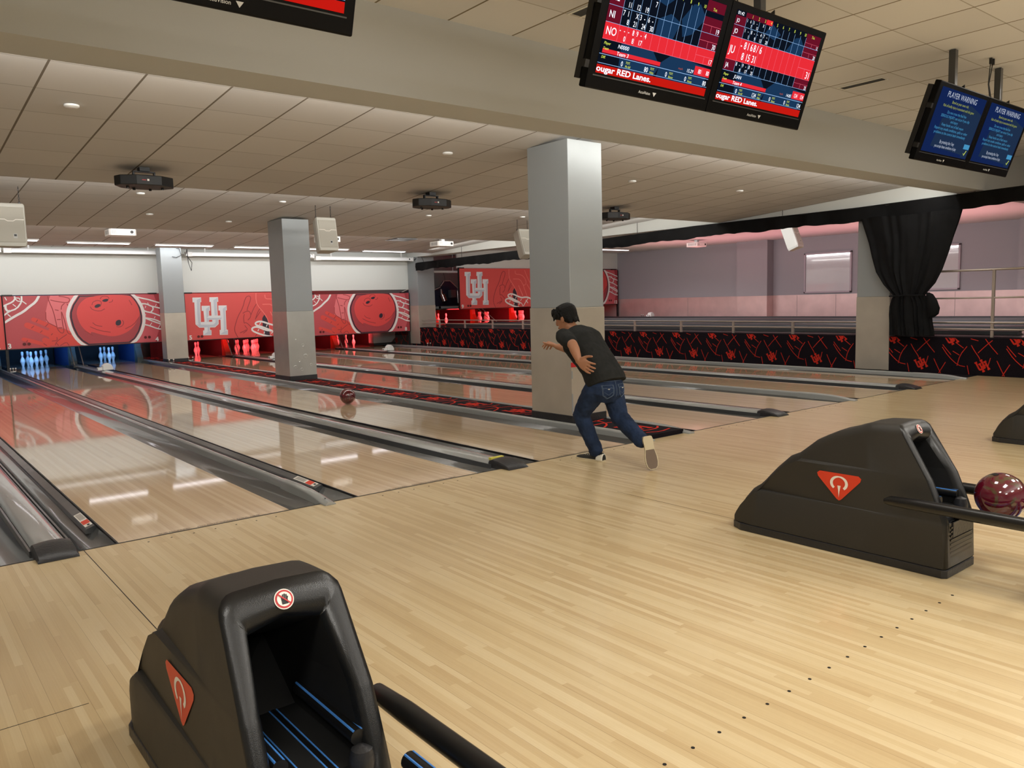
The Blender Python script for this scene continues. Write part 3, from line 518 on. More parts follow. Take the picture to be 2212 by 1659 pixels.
for dx, dz, r in ((.13, .72, .022), (.26, .60, .03), (.30, .40, .045), (.18, .33, .025), (.40, .24, .03), (.10, .22, .035), (.22, .17, .03)):
    n = 16; rings = []
    for rr, dd in ((r, .0063), (r*.82, .0088), (r*.5, .0070), (r*.12, .0066)):
        rings.append([(4.655+dx+rr*math.cos(2*PI*k/n), 8.27-dd, .06+dz+rr*math.sin(2*PI*k/n)) for k in range(n)])
    mb.loft(rings, cap=True)
mb.build('dent', 'steeldent', cm, smooth=True)
column(4.655, 15.62, 5.15, 16.0, 2.9, .042, 'farthest grey column, standing beside the number 4 lane mask')
column(12.28, 16.05, 12.9, 16.6, 2.76, 0, 'dark grey column at the far corner right of the number 8 lane mask')
t = column(12.283, 1.40, 12.78, 1.965, 3.2, 0, 'pale square column set in the carpeted wall, beside the tied black curtain', 'steel', 1.25)
# ------------------------------------------------------------------ pin decks, kickbacks and pit
kl = ['leftmost pair', 'between lanes 2 and 3', 'between lanes 3 and 4', 'beside the far column right of lane 4', 'between lanes 5 and 6', 'between lanes 6 and 7', 'between lanes 7 and 8', 'right of lane 8']
def kickback(x, label, face, inner, z=0, w2=.075):
    t = thing('kickback', label, 'side board', (x, 18.2, z-.12), 'boards at the sides of the pin decks')
    P = [(17.70, -.12), (17.70, .10), (17.86, .34), (17.90, .64), (20.1, .64), (20.1, -.12)]
    MB().prism(P, 1, lambda a, b, h: (x-w2+2*w2*h, a, b+z)).build('board', face, t, bevel=.004)
    mb = MB()
    for s in (-1, 1):
        q = [(17.98, -.05), (17.98, .5), (19.9, .5), (19.9, -.05)]
        mb.prism(q, 1, lambda a, b, h: (x+s*(w2+.006*h), a, b+z))
    mb.build('inset_panel', inner, t)
kf = mat('kick_green', (92, 100, 92), .5); ki = mat('kick_blue', (28, 62, 112), .5); kr = mat('kick_red', (150, 60, 30), .5); kd = mat('kick_dark', (60, 22, 26), .5)
for i, (x, lb, f, g) in enumerate(((ex('R2', 18)+.257, 'greenish side board left of the blue-lit pins under the number 3', kf, ki), (ex('R3', 18)+.33, 'greenish side board with blue inset between the two blue-lit pin decks', kf, ki), (ex('R4', 18)+.2, 'greenish side board right of the blue-lit pins under the number 4', kf, ki),
        (ex('R5', 18)+.33, 'reddish side board between the two lane ends left of the middle column', kr, kd), (ex('R6', 18)+.257, 'reddish side board behind the middle column', kr, kd), (ex('R7', 18)+.33, 'reddish side board left of the three red-lit pins', kr, kd), (ex('R8', 18)+.2, 'reddish side board right of the three red-lit pins', kr, kd))):
    kickback(x, lb, f, g)
for x, lb in ((15.72, 'orange-red side board between the pin decks under the number 9'), (17.5, 'orange-red side board right of the pins under the number 9 mask'), (19.2, 'orange-red side board behind the near column'), (14.05, 'orange-red side board at the left end of the raised lanes')):
    kickback(x, lb, kr, kd, .56)
# back cushions
for n in range(1, 9):
    x = (ex('L%d' % n, 19.6)+ex('R%d' % n, 19.6))/2
    t = thing('pit_curtain', ['', 'dark pit curtain behind the hidden pin deck at the far left', 'dark pit curtain at the end of the nearest lane', 'dark blue-lit pit curtain behind the six pins under the number 3', 'dark blue-lit pit curtain behind the four pins under the number 4',
        'dark red-lit pit curtain right of the farthest column', 'dark red-lit pit curtain behind the full rack of pins', 'dark red-lit pit curtain behind the middle column', 'dark red-lit pit curtain behind the three standing pins'][n], 'curtain', (x, 19.7, -.1), 'dark curtains closing the pits behind the pins')
    rings = [[(x-.72+1.44*i/24, 19.7+.012*math.sin(i*1.3), z) for i in range(25)] for z in (-.12, .75)]
    MB().loft(rings, cap=False, closed=False).build('cloth', 'pit', t, smooth=True)
# sweep arms that slant down behind the masks, between the decks
for x, lb in ((ex('R3', 17.7)+.33, 'grey slanting sweep arms between the two blue-lit pin decks'), (ex('R5', 17.7)+.33, 'grey slanting sweep arms left of the full rack of red pins'), (ex('R7', 17.7)+.33, 'grey slanting sweep arms left of the three red pins')):
    t = thing('sweep_arm', lb, 'machine arm', (x, 17.3, 0), 'slanting sweep arms at the lane ends')
    MB().box((x-.16, 16.9, -.02), (x+.16, 17.25, .035)).build('foot', 'capdark', t, bevel=.004)
    for d in (-.10, .10):
        MB().tube([(x+d, 17.1, .03), (x+d-.02, 17.45, .55)], .012, 8).build('arm', 'rail', t)
t = thing('sweep_arm', 'grey slanting sweep arms in front of the raised pin decks under the number 9', 'machine arm', (15.6, 17.0, .56), 'slanting sweep arms at the lane ends')
for d in (0, .18): MB().tube([(15.35+d, 17.3, 1.2), (15.85+d, 16.9, .6)], .012, 8).build('arm', 'rail', t)
MB().box((15.75, 16.75, .545), (16.15, 17.0, .59)).build('foot', 'capdark', t)
# ------------------------------------------------------------------ pins
PO = {1: (0, 0), 2: (-.1524, .264), 3: (.1524, .264), 4: (-.3048, .528), 5: (0, .528), 6: (.3048, .528), 7: (-.457, .792), 8: (-.1524, .792), 9: (.1524, .792), 10: (.457, .792)}
PP = [(.0, 0), (.0258, 0), (.0286, .012), (.0358, .05), (.0475, .086), (.0595, .114), (.0572, .15), (.0494, .184), (.0312, .22), (.0247, .24), (.0228, .2545), (.0236, .275), (.0275, .30), (.0317, .335), (.0322, .345), (.030, .36), (.022, .374), (.010, .380), (.0, .381)]
def pin_mesh():
    pr = []
    for (r0, z0), (r1, z1) in zip(PP, PP[1:]): pr += [(r0, z0), ((r0+r1)/2, (z0+z1)/2)]
    pr.append(PP[-1]); mb = MB().lathe(pr, n=20, mfun=lambda z: 1 if (.238 < z < .250 or .262 < z < .275) else 0)
    o = mb.build('bowling_pin', ['pin', 'pinred'], smooth=True); return o
row_name = {1: 'foremost', 2: 'second-row left', 3: 'second-row right', 4: 'third-row left', 5: 'third-row middle', 6: 'third-row right', 7: 'back-row far left', 8: 'back-row inner left', 9: 'back-row inner right', 10: 'back-row far right'}
DECKS = [(3, (1, 2, 3, 5, 6, 10), 'blue-lit', 'on the far left deck'), (4, (3, 5, 6, 9), 'blue-lit', 'on the deck left of the farthest column'), (5, (6, 10), 'red-lit', 'just right of the farthest column'),
         (6, tuple(range(1, 11)), 'red-lit', 'in the rack left of the middle column'), (8, (1, 4, 5), 'red-lit', 'on the last deck before the low wall'),
         (9, (1, 2), 'red-lit', 'on the first raised deck by the corner column'), (10, tuple(range(1, 11)), 'red-lit', 'in the raised rack left of the near column'), (11, (1, 2, 3, 5, 6, 9, 10), 'red-lit', 'on the raised deck half hidden by the near column')]
RC = {9: 14.82, 10: 16.68, 11: 18.35, 12: 20.1}
p0 = pin_mesh(); first = True
for n, pins, col, where in DECKS:
    for k in pins:
        o = p0 if first else p0.copy()
        if not first: COL.objects.link(o)
        first = False
        dx, dy = PO[k]; y = 18.288+dy
        if n <= 8: x = (ex('L%d' % n, y)+ex('R%d' % n, y))/2+dx; z = 0
        else: x = RC[n]+dx; z = .575
        o.location = (x, y, z); o.rotation_euler = (0, 0, random.random()*6)
        tag(o, '%s bowling pin, %s %s' % (col, row_name[k], where), 'bowling pin', 'bowling pins standing %s' % where)
tag(MB().box((12.95, 17.45, 1.085), (21.7, 20.15, 1.12)).build('machine_shelf', 'black', bevel=.004), 'long black shelf under the machines and masks of the raised lanes', 'shelf')
# ------------------------------------------------------------------ lanes of the raised bay
for n in (9, 10, 11, 12):
    c = RC[n]
    t = thing('bowling_lane', {9: 'first raised lane behind the railing, leading to two red-lit pins', 10: 'second raised lane behind the railing, leading to a full red-lit rack', 11: 'third raised lane behind the railing, ending behind the near column', 12: 'raised lane nearest the lavender wall'}[n], 'bowling lane', (c, 0, .545), 'raised lanes behind the railing')
    MB().box((c-.527, 0, .545), (c+.527, 19.4, .575)).build('lane_bed', 'lane', t)
    for s in (-1, 1):
        pr = [(s*(.53+.235*i/8), .575-.09*math.sin(PI*i/8)*.3) for i in range(9)]
        MB().loft([[(c+a, y, z) for a, z in pr]+[(c+a, y, .546) for a, z in pr[::-1]] for y in (0, 18)]).build('gutter', 'gutter', t)
for x, lb in ((13.98, 'grey rail left of the raised lanes, just behind the railing'), (15.75, 'grey divider between the first two raised lanes'), (17.52, 'grey divider between the middle raised lanes'), (19.22, 'grey divider between the last two raised lanes'), (21.0, 'grey rail between the raised lanes and the lavender wall')):
    o = MB().loft([[(x-.07, y, .55), (x-.07, y, .61), (x-.03, y, .635), (x+.03, y, .635), (x+.07, y, .61), (x+.07, y, .55)] for y in (0, 17)]).build('lane_divider_rail', 'capdark')
    tag(o, lb, 'lane divider', 'grey dividers of the raised lanes')
# ------------------------------------------------------------------ pin cameras and ball reflectors
def sensor(x, y, z, label, s=1.0):
    t = thing('pin_camera', label, 'camera housing', (x, y, z), 'white pin camera housings on the lane dividers')
    P = [(-.09, 0), (-.09, .10), (-.04, .145), (.03, .155), (.09, .11), (.12, .05), (.12, 0)]
    MB().prism([(a*s, b*s) for a, b in P], .15*s, lambda a, b, h: (x+.02+a, y-.07*s+h, z+b)).build('hood', 'whiteplastic', t, bevel=.012)
    MB().box((x-.17*s, y-.05*s, z), (x-.07*s, y+.06*s, z+.065*s)).build('box', 'whiteplastic', t, bevel=.008)
    MB().tube([(x-.173*s, y, z+.035*s), (x-.165*s, y, z+.035*s)], .02*s, 10).build('lens', 'black', t)
sensor(2.98, 14.35, .05, 'white faceted pin camera on the divider in front of the four blue-lit pins')
sensor(6.90, 14.35, .05, 'white faceted pin camera on the divider in front of the full red rack')
sensor(10.20, 14.4, .05, 'white faceted pin camera on the divider in front of the three red pins')
sensor(17.5, 14.3, .63, 'white pin camera on the raised divider, left of the near column')
sensor(21.05, 14.3, .63, 'white pin camera on the raised lanes under the number 12')
def reflector(x, y, z, label, k=2):
    t = thing('ball_reflector', label, 'reflector', (x, y, z), 'small bright posts at the lane ends')
    MB().box((x-.06, y-.02, z), (x+.06, y+.02, z+.03)).build('base', 'chrome', t, bevel=.004)
    for i in range(k):
        d = -.05+.1*i/(k-1)
        MB().tube([(x+d, y, z+.02), (x+d, y, z+.07)], [.008, .014], 8).build('post', 'chrome', t)
        MB().lathe([(.0, .07), (.014, .074), (.018, .085), (.014, .097), (0, .1)], (x+d, y, z), 10).build('knob', 'signwhite', t, smooth=True)
reflector(1.42, 16.0, .03, 'three small bright posts on the rail left of the blue pins under the number 3', 3)
reflector(4.62, 15.2, .05, 'two small bright posts at the foot of the farthest column')
reflector(5.2, 15.6, .05, 'two small dark-based posts just right of the farthest column')
reflector(8.62, 16.2, .05, 'two small bright posts right of the middle column')
reflector(12.0, 15.1, .05, 'two small bright posts at the far end of the carpeted wall')
reflector(21.4, 15.0, .60, 'two small bright posts on the raised lanes by the lavender wall')
# ------------------------------------------------------------------ masking units with printed artwork
def capsule(mb, pts, w, fn, mi):
    mb.ribbon(pts, w, fn, mi, 2)
    for p in (pts[0], pts[-1]): mb.poly([(p[0]+w/2*math.cos(2*PI*k/14), p[1]+w/2*math.sin(2*PI*k/14)) for k in range(14)], fn, mi)
AM = ['art_'+k for k in 'red rose pink orange wine ballred balldark coral line pale wht ink grey lgrey dot'.split()]
AI = {k[4:]: i for i, k in enumerate(AM)}
def mask(kind, x0, W, z0, H, nums, label):
    t = thing('masking_unit', label, 'lane mask', (x0+W/2, 16.55, z0), 'red printed masks above the pin decks')
    MB().box((x0+.004, 16.552, z0), (x0+W-.004, 16.60, z0+H)).build('panel', 'art_'+('red' if kind == 'A' else 'rose'), t)
    def F(L):
        n = [0]
        def f(a, b):       # every vertex a hair in front of the last, so crossing strokes never share a plane
            n[0] += 1; return (x0+max(.01, min(3.49, a))*W/3.5, 16.551-.0014*L-4e-6*n[0], z0+max(.004, min(1.266, b))*H/1.27)
        return f
    mb = MB()
    if kind == 'B':
        mb.poly(ART['B_rightzone']+[], F(1), AI['coral']); rz = ART['B_rightzone']
        mb.poly([rz[1], (3.46, 1.26), (3.49, .02), rz[5], rz[4], rz[3], rz[2]], F(1), AI['wine'])
        mb.poly(ART['B_pinkzone'], F(1), AI['pink'])
        for w_, p in ART['B_fing']: capsule(mb, p, w_*1.25, F(2), AI['orange'])
        mb.poly(ART['B_palm'], F(2.2), AI['orange'])
        for w_, p in ART['B_lines']: mb.ribbon(p, w_*.75, F(3), AI['line'])
        out = ART['ball_left']+ART['ball_right']; cx, cy = 2.15, .66
        def grow(P, d):
            q = []
            for x, y in P:
                v = Vector((x-cx, y-cy)); L = v.length; q.append((cx+v.x*(1+d/L), cy+v.y*(1+d/L)))
            return q
        mb.ribbon(grow(ART['ball_left'], .055), .075, F(4), AI['wht']); mb.ribbon(grow(ART['ball_right'], .05), .075, F(4), AI['wht'])
        def sm(P):
            P = [Vector(p) for p in P]
            for _ in range(2):
                q = []
                for i in range(len(P)): a, b = P[i], P[(i+1) % len(P)]; q += [a*.75+b*.25, a*.25+b*.75]
                P = q
            return [tuple(p) for p in P]
        mb.poly(out, F(5), AI['ink']); mb.poly(grow(out, -.035), F(6), AI['balldark']); mb.poly(sm(ART['ball_light']), F(7), AI['ballred'])
        for w_, p in ART['ball_lines']: mb.ribbon(p, w_, F(8), AI['line'])
        for p in ART['holes']: mb.poly(sm(p), F(9), AI['ink'])
        for w_, p in ART['B_white']: mb.ribbon(p, w_*.78, F(8), AI['wht'])
        dots = [(.36, .075), (.455, .075), (3.05, .105), (3.145, .105)]; np_ = [(.02, .02), (3.29, .02)]
    else:
        mb.poly(ART['A_dark'], F(1), AI['ink'])
        for w_, p in ART['A_lines']: mb.ribbon(p, w_, F(2), AI['line'])
        for w_, p in ART['A_pale']: mb.ribbon(p, w_, F(2), AI['pale'])
        for w_, p in ART['A_white']: mb.ribbon(p, w_, F(3), AI['wht'])
        mb.poly(ART['UH'], F(4), AI['lgrey']); mb.poly([(.62+(x-.62), y) for x, y in ART['UH_hole']], F(6), AI['red'])
        for p in ART['UH_shade']: mb.poly(p, F(5), AI['grey'])
        # inner contour keeps the crossing strokes readable
        P = ART['UH']; mb.ribbon(P+[P[0]], .014, F(7), AI['wht'], 0)
        dots = [(.30, .06), (.39, .06), (3.05, .09), (3.145, .09)]; np_ = [(.05, .02), (3.29, .02)]
    for dx, dy in dots: mb.poly([(dx+.036*math.cos(k*PI/8), dy+.03+.036*math.sin(k*PI/8)) for k in range(16)], F(9), AI['dot'])
    mb.build('printed_artwork', AM, t)
    for s, (nx, ny) in zip(nums, np_):
        m2 = MB(); put_text(m2, s, nx, ny, .115, F(10), 0, .035); m2.build('lane_number', 'art_wht', t)
    mb = MB(); mb.box((x0-.02, 16.535, z0-.01), (x0+.004, 16.60, z0+H+.02)); mb.box((x0+W-.012, 16.535, z0-.01), (x0+W, 16.60, z0+H))
    mb.box((x0, 16.54, z0-.02), (x0+W, 16.60, z0)); mb.build('edge_trim', 'black', t)
    for a in [(x0-.01, x0+.2)]+([(x0+W-.3, x0+W-.1)] if kind == 'B' else []):
        MB().box((a[0], 16.53, z0+H), (a[1], 16.61, z0+H+.03)).build('clip', 'black', t)
mask('A', -2.05, 3.45, .534, 1.22, '12', 'red mask at the far left edge, only a sliver with the number 2 showing')
mask('B', 1.40, 3.45, .534, 1.22, '34', 'red mask printed with hands and a bowling ball, numbered 3 and 4')
mask('A', 5.43, 3.415, .530, 1.22, '56', 'red mask with big white letters U and H, between the farthest and the middle column')
mask('B', 8.845, 3.415, .478, 1.19, '78', 'red mask printed with a bowling ball, numbered 8 at its corner')
mask('A', 14.21, 3.77, 1.11, 1.33, ('9', '10'), 'red mask with white letters numbered 9, above the raised lanes')
mask('B', 17.98, 3.75, 1.10, 1.31, ('11', '12'), 'red mask mostly hidden by the near column, numbered 12')
t = tag(MB().box((-.05, 16.56, .0), (.02, 16.66, .534)).build('mask_post', 'black'), 'black post under the hidden mask at the far left', 'post')
for x, lb in ((1.37, 'black post under the mask between lanes 2 and 3'), (12.2, 'black post at the right end of the number 8 mask'), (21.72, 'black post beside the lavender wall, at the raised pin decks')):
    z = .56 if x > 15 else 0
    tag(MB().box((x, 16.56, z+.0), (x+.06, 16.62, z+.6)).build('mask_post', 'black', bevel=.003), lb, 'post')
# ------------------------------------------------------------------ projection screens hung above the masks
def pscreen(x0, x1, z, label):
    t = thing('projection_screen', label, 'rolled screen', ((x0+x1)/2, 16.2, z), 'white rolled-up projection screens')
    prof = [(16.14, z), (16.14, z+.07), (16.165, z+.10), (16.24, z+.10), (16.26, z+.08), (16.26, z)]
    MB().prism(prof, x1-x0-.22, lambda a, b, h: (x0+.16+h, a, b)).build('housing', 'screen_housing', t, bevel=.006)
    MB().box((x0, 16.13, z-.012), (x0+.16, 16.27, z+.105)).build('motor_box', 'whiteplastic', t, bevel=.006)
    MB().box((x1-.06, 16.13, z-.012), (x1, 16.27, z+.105)).build('end_cap', 'whiteplastic', t, bevel=.004)
    mb = MB(); mb.box((x1-.16, 16.136, z+.03), (x1-.12, 16.139, z+.07)); mb.build('label', 'black', t)
    mb = MB()
    for x in (x0+.5, x1-.4): mb.box((x-.015, 16.19, z+.10), (x+.015, 16.21, 2.90))
    mb.build('hanger', 'whiteplastic', t)
pscreen(-2.0, 1.42, 2.735, 'white rolled screen at the far left edge')
pscreen(1.46, 4.93, 2.725, 'white rolled screen left of the farthest column, above mask 3 and 4')
pscreen(5.42, 8.94, 2.70, 'white rolled screen between the farthest and the middle column')
pscreen(8.98, 12.22, 2.64, 'white rolled screen at the far right, ending at the dark corner column')
def cable(pts, label, r=.008):
    tag(MB().tube(pts, r, 6).build('cable', 'black', smooth=True), label, 'cable', None)
cable([(4.88, 16.12, 2.80), (4.90, 15.7, 2.86), (5.10, 15.59, 2.84), (5.14, 15.59, 2.68), (5.02, 15.59, 2.62), (4.92, 15.59, 2.64)], 'black cable curling from the screen end onto the farthest column')
cable([(5.42, 16.13, 2.74), (5.38, 15.9, 2.85), (5.30, 15.6, 2.5), (5.36, 15.6, 2.30), (5.42, 15.7, 2.5), (5.44, 16.13, 2.7)], 'black cable looping down at the right side of the farthest column')
cable([(12.22, 16.13, 2.66), (12.4, 16.0, 2.8), (12.5, 16.0, 2.62), (12.42, 16.0, 2.5)], 'black cable curling at the far corner column')
# ------------------------------------------------------------------ lit strips, projectors, detectors on the baffles
def led(x0, x1, y, k, label, w=.10, zc=None):
    z = zc if zc else cz(k, y)
    t = thing('ceiling_light', label, 'ceiling light', ((x0+x1)/2, y, z-.03), 'lit strip lights near the end wall')
    MB().box((x0-.03, y-w/2-.02, z-.03), (x1+.03, y+w/2+.02, z-.002)).build('frame', 'whiteplastic', t, bevel=.004)
    MB().box((x0, y-w/2, z-.042), (x1, y+w/2, z-.028)).build('diffuser', 'led', t)
led(.55, 1.83, 14.1, 'D', 'short lit strip at the far left, beside the hanging speaker')
led(2.43, 3.64, 14.3, 'D', 'lit strip above mask 3 and 4, second from the left')
led(4.24, 5.5, 14.4, 'D', 'lit strip just left of the farthest column top')
led(6.1, 7.35, 14.5, 'D', 'lit strip left of the middle column')
led(7.9, 9.15, 14.55, 'D', 'lit strip mostly behind the middle column and speaker')
led(9.75, 11.05, 14.75, 'D', 'lit strip farthest right over the main lanes')
led(18.6, 20.1, 14.5, 'D', 'lit strip under the pink ceiling of the raised bay', zc=3.03)
def vproj(x, y, z, label, zc, w=.5):
    t = thing('white_projector', label, 'projector', (x, y, z), 'white projectors hanging under the ceiling edge')
    P = [(-w/2, -.16), (-w/2+.03, -.20), (w/2-.03, -.20), (w/2, -.16), (w/2, .20), (-w/2, .20)]
    MB().prism(P, .13, lambda a, b, h: (x+a, y+b, z+h)).build('body', 'whiteplastic', t, bevel=.012)
    mb = MB(); [mb.box((x-w/2-.002, y-.15+i*.05, z+.03), (x-w/2+.004, y-.13+i*.05, z+.10)) for i in range(6)]
    [mb.box((x-.2+i*.03, y-.203, z+.03), (x-.19+i*.03, y-.198, z+.10)) for i in range(3)]; mb.build('vent_slots', 'cap', t)
    MB().lathe([(0, 0), (.03, 0), (.03, .006), (0, .006)], (0, 0, 0), 14).build('lens', 'black', t, world=False).matrix_local = Matrix.Translation((w/2-.09, -.2, .07)) @ Matrix.Rotation(PI/2, 4, 'X')
    mb = MB(); mb.box((x-.05, y-.05, z+.13), (x+.05, y+.05, zc)); mb.box((x-.1, y-.1, z+.125), (x+.1, y+.1, z+.135)); mb.build('mount', 'whiteplastic', t)
vproj(3.02, 12.3, 2.825, 'white projector hanging left of the farthest column, above mask 3', cz('D', 12.3)-.002)
vproj(7.48, 12.3, 2.81, 'white projector peeking out right of the speaker by the middle column', cz('D', 12.3)-.002)
vproj(10.7, 12.3, 2.78, 'white projector hanging near the right end of the ceiling, above mask 8', cz('D', 12.3)-.002)
vproj(19.1, 10.7, 2.84, 'white projector in the raised bay under the pink ceiling', 3.048)
def bproj(x, y, zt, label):
    z0 = zt-.20
    t = thing('black_projector', label, 'projector', (x, y, zt), 'black angular projectors under the first ceiling baffle')
    P = [(-.29, .0), (-.26, -.10), (-.12, -.19), (.12, -.19), (.26, -.10), (.29, .0), (.2, .15), (.08, .20), (-.08, .20), (-.2, .15)]
    MB().prism(P, .10, lambda a, b, h: (x+a, y+b, z0+h)).build('body', 'projblack', t, bevel=.008)
    mb = MB()
    for a, b in ((-.17, -.02), (-.08, .1), (.08, .1), (.17, -.02)): mb.lathe([(0, -.02), (.014, -.02), (.014, 0), (0, 0)], (x+a, y+b, z0), 10)
    mb.build('foot', 'black', t)
    mb = MB(); mb.box((x-.11, y-.02, z0+.10), (x-.095, y+.02, zt-.045)); mb.box((x+.095, y-.02, z0+.10), (x+.11, y+.02, zt-.045)); mb.box((x-.11, y-.02, zt-.05), (x+.11, y+.02, zt-.04)); mb.box((x-.05, y-.05, zt-.042), (x+.05, y+.05, zt-.0015))
    mb.build('bracket', 'black', t)
    mb = MB(); mb.add([(x-.02, y-.1915, z0+.04), (x+.0, y-.1915, z0+.04), (x+.0, y-.1915, z0+.06), (x-.02, y-.1915, z0+.06)], [(0, 1, 2, 3)], 0)
    mb.add([(x-.07, y-.1915, z0+.045), (x-.03, y-.1915, z0+.045), (x-.03, y-.1915, z0+.052), (x-.07, y-.1915, z0+.052)], [(0, 1, 2, 3)], 1); mb.build('port', ['signwhite', 'stred'], t)
bproj(1.33, 3.95, cz('B', 3.95), 'black projector hanging at upper left, nearest of the three')
bproj(4.97, 4.08, cz('B', 4.08), 'black projector hanging left of the near column')
bproj(8.55, 4.12, cz('B', 4.12), 'black projector hanging just right of the near column')
for i, (x, y, k, lb) in enumerate(((.34, 2.06, 'B', 'flat white ceiling disc at upper left under the beam'), (3.95, 2.18, 'B', 'flat white ceiling disc in the middle of the first baffle'), (7.2, 2.5, 'B', 'flat ceiling disc right of the near column'), (9.5, 2.4, 'B', 'flat ceiling disc far right of the first baffle'),
        (2.05, 6.9, 'C', 'small ceiling disc with bright rim above mask 3'), (4.1, 6.9, 'C', 'small ceiling disc left of the middle column'), (7.1, 7.4, 'C', 'small ceiling disc right of the middle speaker'), (9.0, 7.0, 'C', 'small ceiling disc near the right speaker'), (4.0, 9.0, 'C', 'round ceiling disc near the second edge'), (2.6, 8.6, 'C', 'small dark ceiling disc above the left white projector'))):
    z = cz(k, y); o = MB().lathe([(0, -.022), (.04, -.022), (.055, -.012), (.055, .002), (0, .002)], (x, y, z-.004), 18).build('smoke_detector', 'whiteplastic', smooth=True); tag(o, lb, 'smoke detector', 'round discs on the ceiling')
for x, y, L, lb in ((3.18, -.86, .46, 'dark slot air vent in the high ceiling left of the hanging score monitors'), (6.9, -.86, .42, 'dark slot air vent in the high ceiling right of the hanging score monitors')):
    t = thing('air_vent', lb, 'air vent', (x, y, 3.41), 'slot vents in the high ceiling')
    mb = MB(); mb.box((x-.07, y-L/2-.02, 3.412), (x-.05, y+L/2+.02, 3.4185)); mb.box((x+.05, y-L/2-.02, 3.412), (x+.07, y+L/2+.02, 3.4185)); mb.build('frame', 'whiteplastic', t)
    MB().box((x-.05, y-L/2, 3.414), (x+.05, y+L/2, 3.4185)).build('slot', 'black', t)
t = thing('air_vent', 'square dark air vent left of the rightmost white projector', 'air vent', (9.6, 12.4, 2.93))
z = cz('D', 12.5); MB().box((9.3, 12.2, z-.02), (9.9, 12.8, z-.004)).build('grille', 'capdark', t)
# ------------------------------------------------------------------ hanging loudspeakers
def speaker(x, y, zt, zc, tilt, label, s=1.0, yaw=0):
    t = thing('loudspeaker', label, 'loudspeaker', (x, y, zt), 'cream loudspeakers on chains')
    MR = Matrix.Rotation(yaw, 4, 'Z') @ Matrix.Rotation(-tilt, 4, 'X')
    def f(a, b, c): v = MR @ Vector((a, b, c)); return (x+v.x, y+v.y, zt+v.z)
    P = [(-.165, -.13), (.165, -.13), (.175, -.09), (.11, .14), (-.11, .14), (-.175, -.09)]
    H = .54*s
    rings = []
    for zz, k in ((0, .93), (-.02, 1), (-H+.05, 1), (-H, .93)):
        rings.append([f(a*s*k, b*s*k, zz) for a, b in P])
    MB().loft(rings).build('cabinet', 'speaker', t, bevel=.008)
    mb = MB(); mb.loft([[f(a*s, -.131*s, c) for a, c in ((-.15, -.05), (.15, -.05), (.15, -H+.05), (-.15, -H+.05))], [f(a*s, -.137*s, c) for a, c in ((-.145, -.055), (.145, -.055), (.145, -H+.055), (-.145, -H+.055))]]); mb.build('grille', 'grille', t)
    mb = MB(); mb.ribbon([(-.15, -.205), (-.06, -.205), (-.03, -.225), (.03, -.225), (.06, -.205), (.15, -.205)], .010, lambda a, b: f(a*s, -.1385*s, b*s), 0, 0)
    mb.build('crease', 'signwhite', t)
    mb = MB(); mb.poly([(.0, -H/s+.10), (.045, -H/s+.10), (.045, -H/s+.16), (.0, -H/s+.16)], lambda a, b: f((a+.02)*s, -.1388*s, b*s), 0); mb.build('badge', 'lgreyb', t)
    mb = MB(); mb.poly([(.008, -H/s+.125), (.037, -H/s+.125), (.037, -H/s+.15), (.008, -H/s+.15)], lambda a, b: f((a+.02)*s, -.1398*s, b*s), 0); mb.build('badge_mark', 'black', t)
    for sx in (-.13, .13):
        a = Vector(f(sx*s, -.03, -.012)); mb = MB(); top = Vector((a.x, a.y, zc)); n = 9
        for i in range(n):
            c = a.lerp(top, (i+.5)/n); L = (top-a).length/n
            ring = [c+Vector((math.cos(q)*.008 if i % 2 else 0, 0 if i % 2 else math.cos(q)*.008, math.sin(q)*L*.62)) for q in [2*PI*k/10 for k in range(11)]]
            mb.tube(ring, .0028, 5, cap=False)
        mb.build('chain', 'black' if True else '', t)
        MB().box((a.x-.012, a.y-.012, a.z-.01), (a.x+.012, a.y+.012, a.z+.035)).build('shackle', 'black', t)
MT['lgreyb'] = mat('badge_grey', (190, 190, 186), .5)
speaker(.47, 7.0, 2.74, cz('C', 7.0), R(1), 'cream loudspeaker on a chain, cut by the left edge of the photo')
speaker(4.85, 7.1, 2.745, cz('C', 7.1), R(9), 'cream loudspeaker on chains in front of the middle column')
speaker(9.3, 7.4, 2.72, cz('C', 7.4), R(19), 'cream loudspeaker on chains just left of the near column', 1, 0)
speaker(15.0, 5.0, 2.82, 3.05, R(20), 'cream loudspeaker under the pink ceiling of the raised bay', 1, R(10))
# ------------------------------------------------------------------ black drape valance, tied curtain, railing
top_pts = [(16.0, 2.575), (10.5, 2.64), (5.4, 2.76), (2, 2.765), (-.6, 2.82), (-4, 2.88)]
def interp(P, y):
    for (a, b), (c, d) in zip(P, P[1:]):
        if a >= y >= c: return b+(d-b)*(y-a)/(c-a)
    return P[-1][1]
t = thing('black_valance', 'long narrow black drape along a hung pole above the carpeted wall', 'drape', (12.2, 6, 2.5))
rings = []; N = 420; random.seed(11); ph = 0
jit = [random.random() for _ in range(60)]
for i in range(N+1):
    y = 15.9-19.7*i/N; zt = interp(top_pts, y); ph = y*7.5+math.sin(y*2.1)*1.5
    a = .5+.5*math.sin(ph); bz = .235+.014*math.sin(y*3.7)+.007*math.sin(y*15+math.sin(y*4))+.012*jit[int(abs(y)*3) % 60]
    amp = .014+.024*jit[int(abs(y)*2) % 60]
    fx = 12.16-amp*math.sin(ph)-.02*math.sin(y*11+1)*.4
    ring = [(12.235, y, zt-.03), (12.20, y, zt), (fx, y, zt-.02+.006*math.sin(ph*1.7)), (fx-.012*math.sin(ph+.8), y, zt-bz*.5), (fx+.008*math.sin(ph*2), y, zt-bz*.8), (fx+.004, y, zt-bz), (fx+.02, y, zt-bz+.004), (12.22, y, zt-bz*.6)]
    rings.append(ring)
